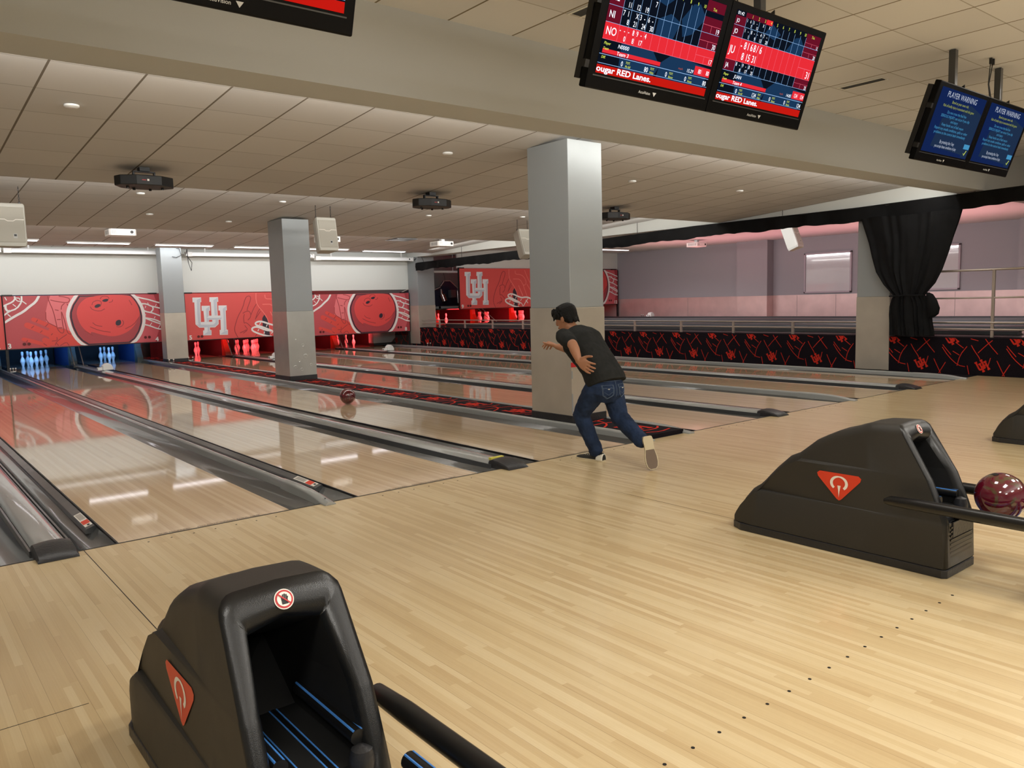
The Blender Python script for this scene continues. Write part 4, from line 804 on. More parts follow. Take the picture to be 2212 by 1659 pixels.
MB().loft(rings).build('cloth', 'valance', t, smooth=True)
MB().tube([(12.215, y, interp(top_pts, y)-.02) for y in (16.0, 10.5, 5.4, 2, -.6, -3.8)], .016, 8).build('pole', 'black', t)
for y in (13.55, 10.2, 6.92, 3.37, .1):
    zt = interp(top_pts, y); zc = 2.76 if False else None
    top = cz('B' if y < 4.8 else 'C' if y < 10.27 else 'D', y) if y > .39 else 3.42
    mb = MB(); L = top-zt+.01; n = max(4, int(L/.03))
    for i in range(n):
        c = Vector((12.2, y, zt-.01+L*(i+.5)/n)); l = L/n
        mb.tube([c+Vector((math.cos(q)*.007 if i % 2 else 0, 0 if i % 2 else math.cos(q)*.007, math.sin(q)*l*.62)) for q in [2*PI*k/8 for k in range(9)]], .0026, 5, cap=False)
    mb.build('hanging_chain', 'black', t)
t = thing('tied_curtain', 'long black curtain gathered and tied in the middle, hanging beside the pale column', 'curtain', (12.1, 1.0, .59))
rows = [(2.56, 1.84, .25), (2.40, 1.79, .29), (2.15, 1.70, .37), (1.9, 1.63, .44), (1.66, 1.555, .52), (1.45, 1.43, .62), (1.32, 1.32, .73), (1.26, 1.265, .77), (1.20, 1.30, .72), (1.08, 1.34, .66), (.95, 1.345, .66), (.80, 1.33, .64), (.70, 1.32, .62), (.605, 1.31, .61)]
rings = []
for z, a, b in rows:
    wdt = a-b; r = []; n = 60; amp = .010+.020*min(1, .55/wdt)
    for i in range(n+1):
        u = i/n; y = a+(b-a)*u
        r.append((12.13-.05*math.sin(PI*u)-amp*math.sin(u*62+math.sin(z*5))*(.5+.5*math.sin(u*17+2))-.014*math.sin(u*23+z*4), y, z+.012*math.sin(u*9)))
    for i in range(n, -1, -1):
        u = i/n; r.append((12.17, a+(b-a)*u, z))
    rings.append(r)
MB().loft(rings).build('cloth', 'valance', t, smooth=True)
mb = MB(); rr = []
for z, yc, s in ((1.30, .70, .02), (1.27, .665, .055), (1.18, .635, .085), (1.06, .60, .095), (.97, .60, .08), (.92, .63, .05), (.90, .66, .015)):
    rr.append([(12.08-.6*s*math.cos(k*PI/8), yc+s*math.sin(k*PI/8), z+.008*math.sin(k*2.1)) for k in range(16)])
mb.loft(rr); mb.build('knot', 'valance', t, smooth=True)
MB().tube([(12.04, 1.29, 1.255), (12.02, 1.0, 1.262), (12.04, .74, 1.258)], .012, 8).build('tie', 'valance', t, smooth=True)
mb = MB(); mb.tube([(12.27, 1.40, 1.26), (12.2, 1.33, 1.262), (12.1, 1.28, 1.257)], .008, 8); mb.build('tie_hook', 'chrome', t)
def railing(y0, y1, posts, label, high=None):
    t = thing('railing', label, 'railing', (12.40, (y0+y1)/2, .585), 'metal railings on top of the carpeted wall')
    MB().tube([(12.40, y0, .815), (12.40, y1, .815)], .014, 10).build('top_rail', 'rail', t, smooth=True)
    MB().tube([(12.40, y0, .71), (12.40, y1, .71)], .014, 10).build('lower_rail', 'rail', t, smooth=True)
    for y in posts: MB().box((12.385, y-.022, .585), (12.425, y+.022, .815)).build('post', 'rail', t, bevel=.003)
    if high:
        a, b, ps = high
        MB().tube([(12.42, a, 1.63), (12.42, b, 1.63)], .018, 10).build('upper_rail', 'rail', t, smooth=True)
        MB().tube([(12.42, a, 1.20), (12.42, b, 1.20)], .014, 10).build('middle_rail', 'rail', t, smooth=True)
        for y in ps: MB().box((12.405, y-.02, .585), (12.445, y+.02, 1.63)).build('tall_post', 'rail', t, bevel=.003)
railing(16.2, 1.97, [3.26+1.315*i for i in range(10)], 'low metal railing with short posts from the far corner to the pale column')
railing(1.39, -5, [-1.9, -3.5], 'metal railing right of the tied curtain with a tall upper rail', (1.35, -5, [-.13, -2.2, -4.2]))
# ------------------------------------------------------------------ things left of the number 9 mask
for x, lb in ((14.1, 'dark pin-setting machine partly hidden by the corner column'), (15.3, 'dark pin-setting machine with silver motor left of the number 9 mask')):
    t = thing('pinsetter', lb, 'machine', (x, 19.0, 1.1), 'pin-setting machines seen beside the number 9 mask')
    P = [(-.5, 1.15), (.75, 1.15), (.75, 1.85), (.42, 2.12), (.16, 2.12), (-.05, 1.88), (-.5, 1.72)]
    MB().prism(P, .06, lambda a, b, h: (x+a, 19.3+h, b)).build('back_plate', mat('machine_blue', (26, 30, 50), .5), t)
    mb = MB(); 
    for (a, b), (c, d) in zip(P[2:-1], P[3:]): mb.tube([(x+a, 19.26, b), (x+c, 19.26, d)], .018, 6)
    mb.build('frame_edge', 'rail', t)
    MB().tube([(x-.1, 18.9, 1.38), (x-.16, 18.95, 1.62)], .13, 14).build('motor', 'chrome', t, smooth=True)
    MB().tube([(x-.18, 18.95, 1.62), (x-.2, 18.95, 1.82)], [.07, .04], 12).build('motor_neck', 'chrome', t, smooth=True)
    MB().box((x+.2, 18.9, 1.5), (x+.42, 19.1, 1.78)).build('gear_box', 'capdark', t, bevel=.01)
    MB().tube([(x+.5, 18.9, 1.3), (x+.52, 18.95, 1.75)], .06, 12).build('shaft', 'chrome', t, smooth=True)
    MB().box((x-.5, 18.7, 1.12), (x+.8, 18.8, 1.2)).build('cross_bar', 'cap', t, bevel=.005)
t = thing('light_trough', 'long white trough under the drape left of the number 9 mask', 'light trough', (13.7, 17.0, 2.31))
MB().box((12.85, 16.95, 2.31), (14.5, 17.1, 2.38)).build('body', 'whiteplastic', t, bevel=.006)
mb = MB()
for x in (13.0, 14.3): mb.box((x-.006, 17.02, 2.375), (x+.006, 17.032, 3.052))
mb.build('hanger', 'whiteplastic', t)
MB().tube([(13.9, 17.0, 2.33), (13.95, 17.0, 2.1), (13.9, 17.0, 1.9), (13.7, 17.2, 1.82)], .008, 6).build('dangling_cable', 'black', t, smooth=True)
t = thing('machine_guard', 'grey cut-corner guard box below the right end of the number 8 mask', 'machine guard', (11.9, 17.2, 0))
MB().prism([(11.35, .1), (11.35, .52), (12.15, .52), (12.15, .25), (12.0, .1)], .3, lambda a, b, h: (a+.1, 17.5+h, b)).build('plate', 'cap', t)
MB().box((11.45, 17.48, .02), (12.25, 17.82, .1)).build('base', 'black', t)
# ------------------------------------------------------------------ hanging score monitors
EM = {'bg': emis('scr_bg', (14, 20, 32), .8), 'blue': emis('scr_blue', (28, 58, 92), .8), 'red': emis('scr_red', (228, 44, 54), .95), 'dred': emis('scr_dark_red', (104, 18, 38), .9),
      'tick': emis('scr_ticker', (188, 24, 16), 1.0), 'white': emis('scr_white', (240, 245, 255), 1.1), 'yel': emis('scr_yellow', (210, 225, 90), 1.0), 'line': emis('scr_line', (140, 180, 225), 1.0),
      'pink': emis('scr_pinkline', (240, 110, 130), 1.0), 'wblue': emis('warn_blue', (26, 46, 100), .55), 'wblue2': emis('warn_blue2', (40, 60, 92), .55), 'cyan': emis('warn_cyan', (80, 165, 215), .65), 'wdim': emis('warn_white', (205, 215, 235), .65), 'ydim': emis('warn_yellow', (190, 200, 90), .6), 'orange': emis('scr_orange', (200, 90, 50), .8)}
EK = list(EM); EI = {k: i for i, k in enumerate(EK)}; EML = [EM[k] for k in EK]
def monitor_pair(x0, label, content, zb=2.5, W=2.11, posts=(.5, 1.5)):
    t = thing('monitor_pair', label, 'screen', (x0+W/2, -1.8, zb), 'double score monitors hung from the high ceiling')
    tl = R(19); B = Vector((0, -math.sin(tl), math.cos(tl))); Nn = Vector((0, -math.cos(tl), -math.sin(tl))); O = Vector((x0, -1.8, zb))
    def f(a, b, d): return O+Vector((a, 0, 0))+B*b+Nn*d
    H = .645
    def bx(mb, a0, a1, b0, b1, d0, d1, mi=0):
        mb.add([f(a, b, d) for d in (d0, d1) for a, b in ((a0, b0), (a1, b0), (a1, b1), (a0, b1))], [(0, 3, 2, 1), (4, 5, 6, 7), (0, 1, 5, 4), (1, 2, 6, 5), (2, 3, 7, 6), (3, 0, 4, 7)], mi)
    scr = []
    for i in (0, 1):
        a0 = i*(W/2); mb = MB(); bx(mb, a0+.002, a0+W/2-.002, 0, H, -.055, 0)
        m = mb.build('monitor', 'monitor', t, bevel=.008)
        mb = MB(); bx(mb, a0+.04, a0+W/2-.04, .068, .074, 0, .003); mb.build('bezel_line', 'capdark', m)
        ax, ay, aw, ah = a0+.055, .085, W/2-.11, H-.125
        g = lambda d: (lambda u, v: f(ax+u*aw, ay+v*ah, d))
        mb = MB(); content[i](mb, g, aw, ah); mb.build('display', EML, m)
        mb = MB(); put_text(mb, 'AccuVision', a0+W*.20, .027, .016, lambda a, b: f(a, b, .0012), 0, .01)
        mb.poly([(a0+W*.20+.118, .045), (a0+W*.20+.150, .045), (a0+W*.20+.134, .022)], lambda a, b: f(a, b, .0012), 0); mb.build('maker_mark', 'lgreyb', m)
    mb = MB(); bx(mb, -.03, .0, .10, .14, -.04, -.0); bx(mb, -.03, 0, .42, .46, -.04, 0); mb.build('side_lug', 'black', t)
    mb = MB(); bx(mb, .0, W, .04, H-.04, -.10, -.056); mb.build('back_frame', 'black', t)
    for q in posts:
        p = f(q, H-.06, -.1)
        MB().box((p.x-.028, p.y-.02, p.z-.1), (p.x+.028, p.y+.036, 3.415)).build('post', 'capdark', t, bevel=.003)
        mb = MB(); mb.prism([(0, 0), (.16, .02), (.17, .06), (.10, .05), (0, .09)], .006, lambda a, b, h: (p.x+.03+h, p.y-.05+a*.9-.03, p.z+b-.02)); mb.build('bracket', 'black', t)
    c = f(W*.53, H, -.03); mb = MB()
    for d in (-.012, .02): mb.tube([(c.x+d, c.y, c.z-.02), (c.x+d*.4, c.y+.02, c.z+.12), (c.x+d*1.6, c.y, 3.40)], .0045, 6); mb.lathe([(0, 0), (.014, 0), (.014, .05), (0, .05)], (c.x+d*1.6, c.y, 3.365), 8)
    mb.build('power_cable', 'black', t, smooth=True)
def rect(mb, g, d, u0, u1, v0, v1, c): mb.poly([(u0, v0), (u1, v0), (u1, v1), (u0, v1)], g(d), EI[c])
def score(rows, player, team, tot, mph, header, act, topv):
    def draw(mb, g, aw, ah):
        T = lambda s, u, v, h, c, sx=.8, al='LEFT', bold=.008, sh=0: put_text2(mb, g(.0034), s, u, v, h, c, sx, al, bold, sh, aw, ah)
        rect(mb, g, .001, 0, 1, 0, 1, 'bg')
        for P in ([(.18, .0), (.45, .0), (.52, .2), (.42, .36), (.16, .36)], [(.5, .02), (.95, .0), (.98, .30), (.62, .36), (.52, .24)], [(.42, .5), (.58, .5), (.62, .68), (.52, .74), (.42, .66)], [(.66, .55), (.74, .6), (.84, .8), (.76, .92), (.7, .9), (.62, .72)], [(.34, .84), (.46, .8), (.52, .88), (.4, .97)]):
            mb.poly(P, g(.0014), EI['blue'])
        for k in range(11): x = .115+.0705*k; rect(mb, g, .0028, x-.0012, x+.0012, .34, topv, 'line')
        for r in rows:
            v1, v0 = r['v']; hgt = v1-v0; on = r.get('on')
            if on: rect(mb, g, .0030, 0, 1, v0, v1, 'red')
            else: rect(mb, g, .0018, 0, .115, v0, v1, 'dred'); rect(mb, g, .0018, .82, 1, v0, v1, 'dred')
            rect(mb, g, .0032, 0, 1, v0-.0025, v0+.0015, 'pink' if on else 'line')
            if on:
                for k in range(11): x = .115+.0705*k; rect(mb, g, .0031, x-.001, x+.001, v0, v1, 'pink')
            rect(mb, g, .0033, .82, 1, v0+hgt*.48, v0+hgt*.50, 'pink'); rect(mb, g, .0033, .905, .907, v0, v0+hgt*.48, 'pink')
            big = min(.075, hgt*.42)
            T(r['n'], .015, v0+hgt*.28, big*(1.15 if on else 1), 'white', .62)
            for k, (top, bot) in enumerate(r['f']):
                x = .115+.0705*k
                for j, ch in enumerate(top):
                    if ch != ' ': T(ch, x+.006+.036*j, v0+hgt*.58, hgt*.33, 'white', .55)
                if bot: T(bot, x+.066, v0+hgt*.10, hgt*.33, 'white', .55, 'RIGHT')
            T(r['t'], .99, v0+hgt*.06, hgt*.34, 'white', .6, 'RIGHT')
        if header:
            rect(mb, g, .0026, .10, .33, topv, .995, 'dred'); rect(mb, g, .0026, .115+.0705*3, .115+.0705*4, topv, .995, 'red'); rect(mb, g, .0026, .82, 1, topv, .995, 'dred')
            T('01:42', .01, topv+.012, .036, 'white', .75)
            for k in range(10): T(str(k+1), .115+.0705*k+.062, topv+.012, .036, 'yel', .6, 'RIGHT')
            T('Tot.', .88, topv+.012, .032, 'yel', .7, sh=.2)
        T('Player', .02, .285, .028, 'yel', .7, sh=.2); T(player, .135, .275, .04, 'white', .75, sh=.15)
        rect(mb, g, .0024, .02, .52, .205, .245, 'red'); rect(mb, g, .0022, .02, .52, .195, .208, 'dred'); T('Team', .02, .235, .026, 'yel', .7, sh=.2); T('Team '+team, .135, .205, .04, 'white', .75, sh=.15)
        rect(mb, g, .003, 0, 1, .186, .192, 'line')
        T('Diff.', .02, .150, .026, 'yel', .7, sh=.2)
        for lab, x, val, xv in (('', 0, '0', .205), ('TOT.\nPin fall', .225, tot, .425), ('TOT.\nHdcp', .44, '0', .60), ('TOT.\nBonus', .615, '0', .785), ('TOT.\nPoints', .80, tot, .985)):
            if lab:
                a, b = lab.split('\n'); T(a, x, .145, .024, 'yel', .65, sh=.2); T(b, x, .108, .024, 'yel', .65, sh=.2)
            T(val, xv, .112, .052, 'white', .6, 'RIGHT')
        rect(mb, g, .0024, .845, 1, .205, .30, 'red'); rect(mb, g, .0032, .92, .922, .215, .29, 'pink'); T(tot, .912, .225, .05, 'white', .55, 'RIGHT'); T(tot, .992, .225, .05, 'white', .55, 'RIGHT')
        T('m.p.h.', .69, .222, .022, 'orange', .75, sh=.2); T(mph, .835, .212, .038, 'white', .7, 'RIGHT', sh=.15)
        rect(mb, g, .003, 0, 1, .098, .103, 'line'); rect(mb, g, .0024, 0, 1, 0, .085, 'tick')
        T('ougar RED Lanes.', .0, .020, .060, 'white', .98, bold=.025)
    return draw
def put_text2(mb, fn, s, u, v, h, c, sx, al, bold, sh, aw, ah):
    k = ah/aw
    put_text(mb, s, 0, 0, h, lambda a, b: fn(u+a*k, v+b), EI[c], bold, al, sx*1.45, sh)
S3 = score([dict(v=(.825, .662), n='NE', f=[('  ', '11'), ('  ', '12'), ('  ', '19'), (' 7', '')], t='19'), dict(v=(.662, .498), n='NI', f=[('71', '8'), (' X', '21'), ('3-', '24'), ('6-', '30')], t='30'),
            dict(v=(.498, .335), n='NO', on=1, f=[('--', '0'), ('-8', '8'), ('9-', '17'), ('4 ', '')], t='17')], 'N0000', '3', '80', '15.29', True, 3, .885)
S4 = score([dict(v=(.94, .84), n='JO', f=[('16', '7'), ('5-', '12'), (' X', ''), (' X', '')], t='12'), dict(v=(.84, .715), n='JO', f=[('1-', '1'), ('8-', '9'), ('-4', '13'), ('7-', '20')], t='20'),
            dict(v=(.715, .465), n='JU', on=1, f=[('-8', '8'), ('16', '15'), ('8/', '31'), ('6 ', '')], t='31'), dict(v=(.465, .34), n='JA', f=[('8-', '8'), ('9-', '17'), ('8-', '25')], t='25')], 'JUAN', '4', '124', '14.85', True, 3, .94)
def warn(mb, g, aw, ah):
    rect(mb, g, .001, 0, 1, 0, 1, 'wblue'); mb.poly([(.15, .1), (.98, .05), (1, .75), (.7, .85), (.5, .6), (.2, .55)], g(.0014), EI['wblue2'])
    T = lambda s, v, h, c, sx=.78: put_text2(mb, g(.003), s, .47, v, h, c, sx, 'CENTER', 0, 0, aw, ah)
    T('PLAYER WARNING', .875, .09, 'wdim', .74); T('Bowl at your own risk', .795, .045, 'ydim'); T('Risk of bodily injury is associated with this game', .725, .042, 'ydim', .72)
    for s, v in (('Do not cross the foul line', .635), ('SERIOUS INJURY can occur if you slip', .57), ('and injury', .505), ('Keep hands out of ball return', .44), ('Report any unsafe conditions, spills or other', .375), ('problems to the control desk immediately', .31)): T(s, v, .045, 'cyan')
    T('By pressing the ✓ key'.replace('✓', '/'), .17, .055, 'wdim', .6); T('you accept these conditions of play', .10, .048, 'wdim', .6)
    rect(mb, g, .002, .86, .99, .16, .24, 'cyan'); rect(mb, g, .002, .86, .99, .02, .15, 'wblue2')
    mb.ribbon([(.90, .09), (.92, .06), (.95, .14)], .012, g(.003), EI['yel'], 0)
monitor_pair(-1.40, 'double score monitor cut off at the top left of the photo', (score([dict(v=(.94, .78), n='', f=[], t=''), dict(v=(.5, .34), n='', on=1, f=[], t='')], '', '1', '0', '', True, 3, .94),)*2, 2.51)
monitor_pair(2.105, 'double score monitor in the middle showing red score sheets', (S3, S4), 2.50)
monitor_pair(6.0, 'double score monitor at the right showing blue player warning text', (warn, warn), 2.455, 2.02)
# ------------------------------------------------------------------ ball return hoods
BACK = [(0, 1.175), (.26, 1.165), (.34, 1.135), (.436, 1.10), (.523, 1.045), (.616, .985), (.68, .955), (.71, .93)]
TOPP = [(0, .115), (.015, .14), (.05, .19), (.10, .245), (.125, .262), (.14, .272), (.16, .285), (.25, .385), (.34, .468), (.375, .484), (.39, .490), (.41, .505), (.50, .578), (.61, .636), (.73, .668), (.85, .688), (.93, .698), (1.175, .705)]
def ip(P, x):
    if x <= P[0][0]: return P[0][1]
    for (a, b), (c, d) in zip(P, P[1:]):
        if a <= x <= c: return b+(d-b)*(x-a)/(c-a)
    return P[-1][1]
RACKL = ['black tubular ball rack at the bottom, in front of the nearest hood', 'black tubular ball rack at the right edge, carrying the wine-red ball', 'black tubular ball rack behind the farthest hood']
def hood(cx, label, y0=-2.27):
    t = thing('ball_return', label, 'ball return', (cx, y0-.6, 0), 'black ball return hoods on the approach')
    W = .165; rings = []
    S = [0, .006, .02, .05, .10, .125, .132, .14, .15, .18, .22, .26, .30, .34, .372, .380, .39, .40, .43, .50, .56, .62, .68, .74, .80, .86, .91, .95, 1.0, 1.05, 1.1, 1.14, 1.165, 1.175]
    def section(s):
        h = ip(TOPP, s); fade = max(0, 1-s/.98); w0 = W*(.84+.16*min(1, (s/.12))**.5); d1 = .026*fade+.001; d2 = .022*fade+.001; r = .045
        P = [(w0, .045), (w0, .246), (w0-d1*.3, .256), (w0-d1, .259), (w0-d1*.55-.004, .33), (w0-d1*.35-.004, .456), (w0-d1*.6-.004-d2*.4, .466), (w0-d1*.6-d2-.004, .469)]
        wt = w0-d1*.5-d2*.8-.014
        P += [(wt, h-r)]; P += [(wt-r+r*math.cos(a), h-r+r*math.sin(a)) for a in (R(25), R(50), R(70), R(90))]; P += [(0, h+.004)]
        out = []
        NB = 8
        for i, (x, z) in enumerate(P):
            if i < 8: z = min(z, h-r)
            out.append((x, max(z, .045)))
        return out
    def pos(s, z):
        e = ip(BACK, z); k = max(0, min(1, (s-.62)/.555)); return s-(1.175-e)*k*k*(3-2*k) if s > .62 else s
    for s in S:
        P = section(s); ring = [(cx-x, y0-pos(s, z), z) for x, z in P]+[(cx+x, y0-pos(s, z), z) for x, z in P[::-1][1:]]
        rings.append(ring)
    mb = MB(); mb.loft(rings, 0, cap=False, closed=False)
    n = len(rings[0]); mb.add(rings[0], [list(range(n))])
    mb.build('shell', 'hood', t, smooth=True)
    # rear frame with its rounded opening
    outer = rings[-1]
    def off(p, x, z, o): return (cx+x, y0-(ip(BACK, z)+o), z)
    Lo = []
    for p in outer:
        Lo.append((p[0]-cx, p[2]))
    def ring(k, zt, zb, wi, o):
        q = []
        for x, z in Lo:
            nx = max(-wi, min(wi, x)); nz = max(zb, min(zt, z))
            # round the upper corners
            rx, rz = wi-.06, zt-.065
            if abs(nx) > rx and nz > rz:
                v = Vector(((abs(nx)-rx)/.06, (nz-rz)/.065)); L = v.length
                if L > 1: nx = math.copysign(rx+.06*v.x/L, nx); nz = rz+.065*v.y/L
            q.append(off(None, nx, nz, o))
        return q
    r0 = [off(None, x, z, 0) for x, z in Lo]; r0b = ring(1, .702, .045, .159, .010); r1 = ring(1, .690, .05, .146, .017); r1b = ring(1, .668, .16, .132, .0185); r2_ = ring(2, .650, .285, .120, .013); r2c = ring(2, .636, .293, .112, .0); r3 = ring(3, .625, .300, .108, -.02)
    mb = MB(); mb.loft([r0, r0b, r1, r1b, r2_, r2c, r3], 0, cap=False, closed=True); q_ = mb.build('rear_frame', 'hoodrim', t, smooth=True)
    q_.data.attributes.remove(q_.data.attributes['sharp_edge']) if 'sharp_edge' in q_.data.attributes else None
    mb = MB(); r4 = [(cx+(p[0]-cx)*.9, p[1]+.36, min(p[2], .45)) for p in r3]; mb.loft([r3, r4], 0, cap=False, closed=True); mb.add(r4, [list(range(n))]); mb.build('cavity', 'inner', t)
    mb = MB(); mb.box((cx-.135, y0-1.185, .06), (cx+.135, y0-1.176, .262)); 
    for i in range(9): mb.box((cx-.12, y0-1.189, .075+i*.02), (cx+.12, y0-1.184, .083+i*.02))
    mb.build('ribbed_panel', 'hoodrim', t)
    MB().prism([(cx-.13, y0+.012), (cx+.13, y0+.012), (cx+.168, y0-.06), (cx+.168, y0-1.17), (cx+.15, y0-1.19), (cx-.15, y0-1.19), (cx-.168, y0-1.17), (cx-.168, y0-.06)], .042, lambda a, b, h: (a, b, h)).build('plinth', 'rubber', t, bevel=.004)
    # round sticker: forbidden to put a hand in
    zc = .655; yc = y0-ip(BACK, .672)-.0175; B = Vector((0, .93, .42)).normalized() if False else Vector((0, (ip(BACK, .64)-ip(BACK, .69)), .05)).normalized(); Nn = Vector((1, 0, 0)).cross(B)
    def g(d): return lambda a, b: Vector((cx-.0+a, yc, .672))+B*b+Nn*d
    ci = lambda r, k=28: [(r*math.cos(2*PI*i/k), r*math.sin(2*PI*i/k)) for i in range(k)]
    mb = MB(); mb.poly(ci(.024), g(.0022), 0); mb.poly(ci(.0215), g(.0030), 1); mb.poly(ci(.0172), g(.0038), 0)
    for i, (a, h) in enumerate(((-.0075, .008), (-.0035, .011), (.0005, .012), (.0045, .010))): mb.poly([(a, -.002), (a+.0033, -.002), (a+.0033, h), (a, h)], g(.0046), 2)
    mb.poly([(-.0075, -.012), (.0078, -.012), (.0078, -.001), (.0105, .004), (.009, .0055), (.0055, .0), (-.0075, .0)], g(.0046), 2)
    mb.ribbon([(-.0125, .0125), (.0125, -.0125)], .0034, g(.0056), 1)
    mb.build('warning_sticker', ['signwhite', 'stred', 'black'], t)
    # triangular emblem on both flanks
    for s in (-1, 1):
        f = lambda d: (lambda a, b: (cx+s*(.1572+d), y0-a, b))
        mb = MB(); T = [(.545, .424), (.755, .424), (.77, .412), (.765, .395), (.665, .288), (.653, .282), (.641, .288), (.535, .395), (.530, .412)]
        mb.poly(T, f(.0028), 0); cxx, czz = .652, .372
        o = [(cxx+.045*math.cos(a), czz+.036*math.sin(a)) for a in [R(-65+310*i/28-40+12) for i in range(29)]]
        Pq = [(cxx+.040*math.cos(R(a)), czz+.033*math.sin(R(a))) for a in range(-58, 239, 9)]
        qo = []; qi = []
        for a in range(-52, 233, 6):
            w_ = .0035+.0042*abs(math.cos(R(a))); ca_, sa_ = math.cos(R(a)), math.sin(R(a))
            qo.append((cxx+(.041+w_)*ca_, czz+(.034+w_)*sa_)); qi.append((cxx+(.041-w_)*ca_, czz+(.034-w_)*sa_))
        n_ = len(qo); mb.add([f(.0036)(*p) for p in qo+qi], [(i, i+1, n_+i+1, n_+i) for i in range(n_-1)], 1)
        mb.poly([(cxx-.008, czz-.012), (cxx+.010, czz-.012), (cxx+.004, czz-.040), (cxx, czz-.075), (cxx-.003, czz-.04)], f(.0038), 1)
        mb.build('triangle_emblem', ['signred', 'signwhite'], t)
    # ball track tubes with blue stripes
    def striped(x, z, ya, yb, r=.019, nm='track_tube', cap_=True):
        tb = MB().tube([(cx+x, y0-ya, z), (cx+x, y0-yb, z)], r, 18).build(nm, 'tube', t, smooth=True)
        mb = MB()
        for a in (58, 122):
            q = R(a)
            mb.tube([(cx+x+(r-.001)*math.cos(q), y0-ya-.002, z+(r-.001)*math.sin(q)), (cx+x+(r-.001)*math.cos(q), y0-yb+.002, z+(r-.001)*math.sin(q))], .0032, 6)
        mb.build('blue_stripe', 'blue', tb)
    for x in (-.036, .036): striped(x, .283, .75, 2.1)
    for x in (-.09, .10): striped(x, .355, .80, 1.125)
    mb = MB(); mb.lathe([(0, 0), (.03, 0), (.032, .05), (.025, .075), (0, .085)], (cx+.10, y0-1.14, .26), 14)
    mb.box((cx-.1, y0-1.19, .19), (cx+.12, y0-1.13, .262)); mb.build('roller_block', 'rubber', t, smooth=True)
    # ball rack
    k = thing('ball_rack', RACKL[len([o for o in bpy.data.objects if o.name.startswith('ball_rack')])], 'ball rack', (cx, y0-1.9, 0), 'black ball racks behind the hoods')
    for s in (-1, 1):
        ys = 1.22 if (s < 0 and cx < 0) else .93
        MB().tube([(cx+s*.243, y0-ys, .345), (cx+s*.243, y0-ys-.03, .352), (cx+s*.244, y0-ys-.17, .354), (cx+s*.245, y0-2.1, .354)], [.012, .024, .028, .028], 16).build('side_bumper', 'tube', k, smooth=True)
        x = s*.165
        tb = MB().tube([(cx+x, y0-1.24, .325), (cx+x, y0-2.1, .325)], .021, 18).build('rack_tube', 'tube', k, smooth=True)
        mb = MB()
        for a in (58, 122): q = R(a); mb.tube([(cx+x+.020*math.cos(q), y0-1.242, .325+.020*math.sin(q)), (cx+x+.020*math.cos(q), y0-2.1, .325+.020*math.sin(q))], .0032, 6)
        mb.build('blue_stripe', 'blue', tb)
    mb = MB(); mb.box((cx-.26, y0-1.62, .235), (cx+.26, y0-1.56, .262)); mb.box((cx-.26, y0-2.1, .235), (cx+.26, y0-2.04, .262))
    for y in (1.59, 2.07):
        for x in (-.165, .165): mb.box((cx+x-.01, y0-y-.02, .26), (cx+x+.01, y0-y+.02, .306))
        for x in (-.238, .238): mb.box((cx+x-.01, y0-y-.02, .26), (cx+x+.01, y0-y+.02, .33))
        for x in (-.036, .036): mb.box((cx+x-.008, y0-y-.02, .26), (cx+x+.008, y0-y+.02, .266))
    mb.build('cross_bar', 'tube', k, bevel=.003)
    mb = MB(); mb.box((cx-.06, y0-2.06, .01), (cx+.06, y0-1.75, .235)); mb.box((cx-.14, y0-2.1, 0), (cx+.14, y0-1.7, .02)); mb.build('pedestal', 'rubber', k, bevel=.006)
    return t
hood(-.3285, 'black ball return hood in the foreground at the bottom left, its opening towards the viewer')
hood(2.951, 'black ball return hood at the right with a red triangle emblem on its visible flank')
hood(6.757, 'black ball return hood cut off at the right edge, farther away')
# ------------------------------------------------------------------ balls
def ball(x, y, z, label, c1, c2, scale, vein=.5):
    m = mat('ball_'+str(int(x*10)), c1, .12, 0, 1, .03); nt, b = nodes(m)
    tc = nt.nodes.new('ShaderNodeTexCoord'); n = nt.nodes.new('ShaderNodeTexNoise'); n.inputs['Scale'].default_value = scale; n.inputs['Detail'].default_value = 6; n.inputs['Distortion'].default_value = 2.5
    nt.links.new(tc.outputs['Object'], n.inputs['Vector']); cr = nt.nodes.new('ShaderNodeValToRGB'); e = cr.color_ramp.elements
    e[0].position = .38; e[0].color = lin(c1)+(1,); e[1].position = .62; e[1].color = lin(c2)+(1,); k = e.new(.53); k.color = lin(c1)+(1,)
    nt.links.new(n.outputs[0], cr.inputs[0]); nt.links.new(cr.outputs[0], b.inputs['Base Color'])
    t = thing('bowling_ball', label, 'bowling ball', (x, y, z))
    mb = MB(); r = .108; N = 40; mb.lathe([(r*math.sin(PI*i/N), -r*math.cos(PI*i/N)) for i in range(N+1)], (x, y, z), 64); mb.build('shell', m, t, smooth=True)
    mb = MB()
    for th, fi, rr in ((.30, 2.1, .012), (.30, 2.7, .012), (.75, 5.3, .014)):
        d = Vector((math.sin(th)*math.cos(fi), math.sin(th)*math.sin(fi), math.cos(th))); c = Vector((x, y, z))+d*(r+.0004); u = d.orthogonal().normalized(); v = d.cross(u)
        mb.poly([(rr*math.cos(k*PI/8), rr*math.sin(k*PI/8)) for k in range(16)], lambda a, b_: c+u*a+v*b_, 0)
    mb.build('finger_hole', 'black', t)
ball(2.951, -3.62, .4005, 'marbled wine-red bowling ball resting on the ball rack at the right edge', (88, 14, 32), (74, 62, 40), 9)
ball(3.985, 4.83, .108, 'dark red bowling ball rolling down lane 4', (84, 14, 22), (64, 10, 18), 5)
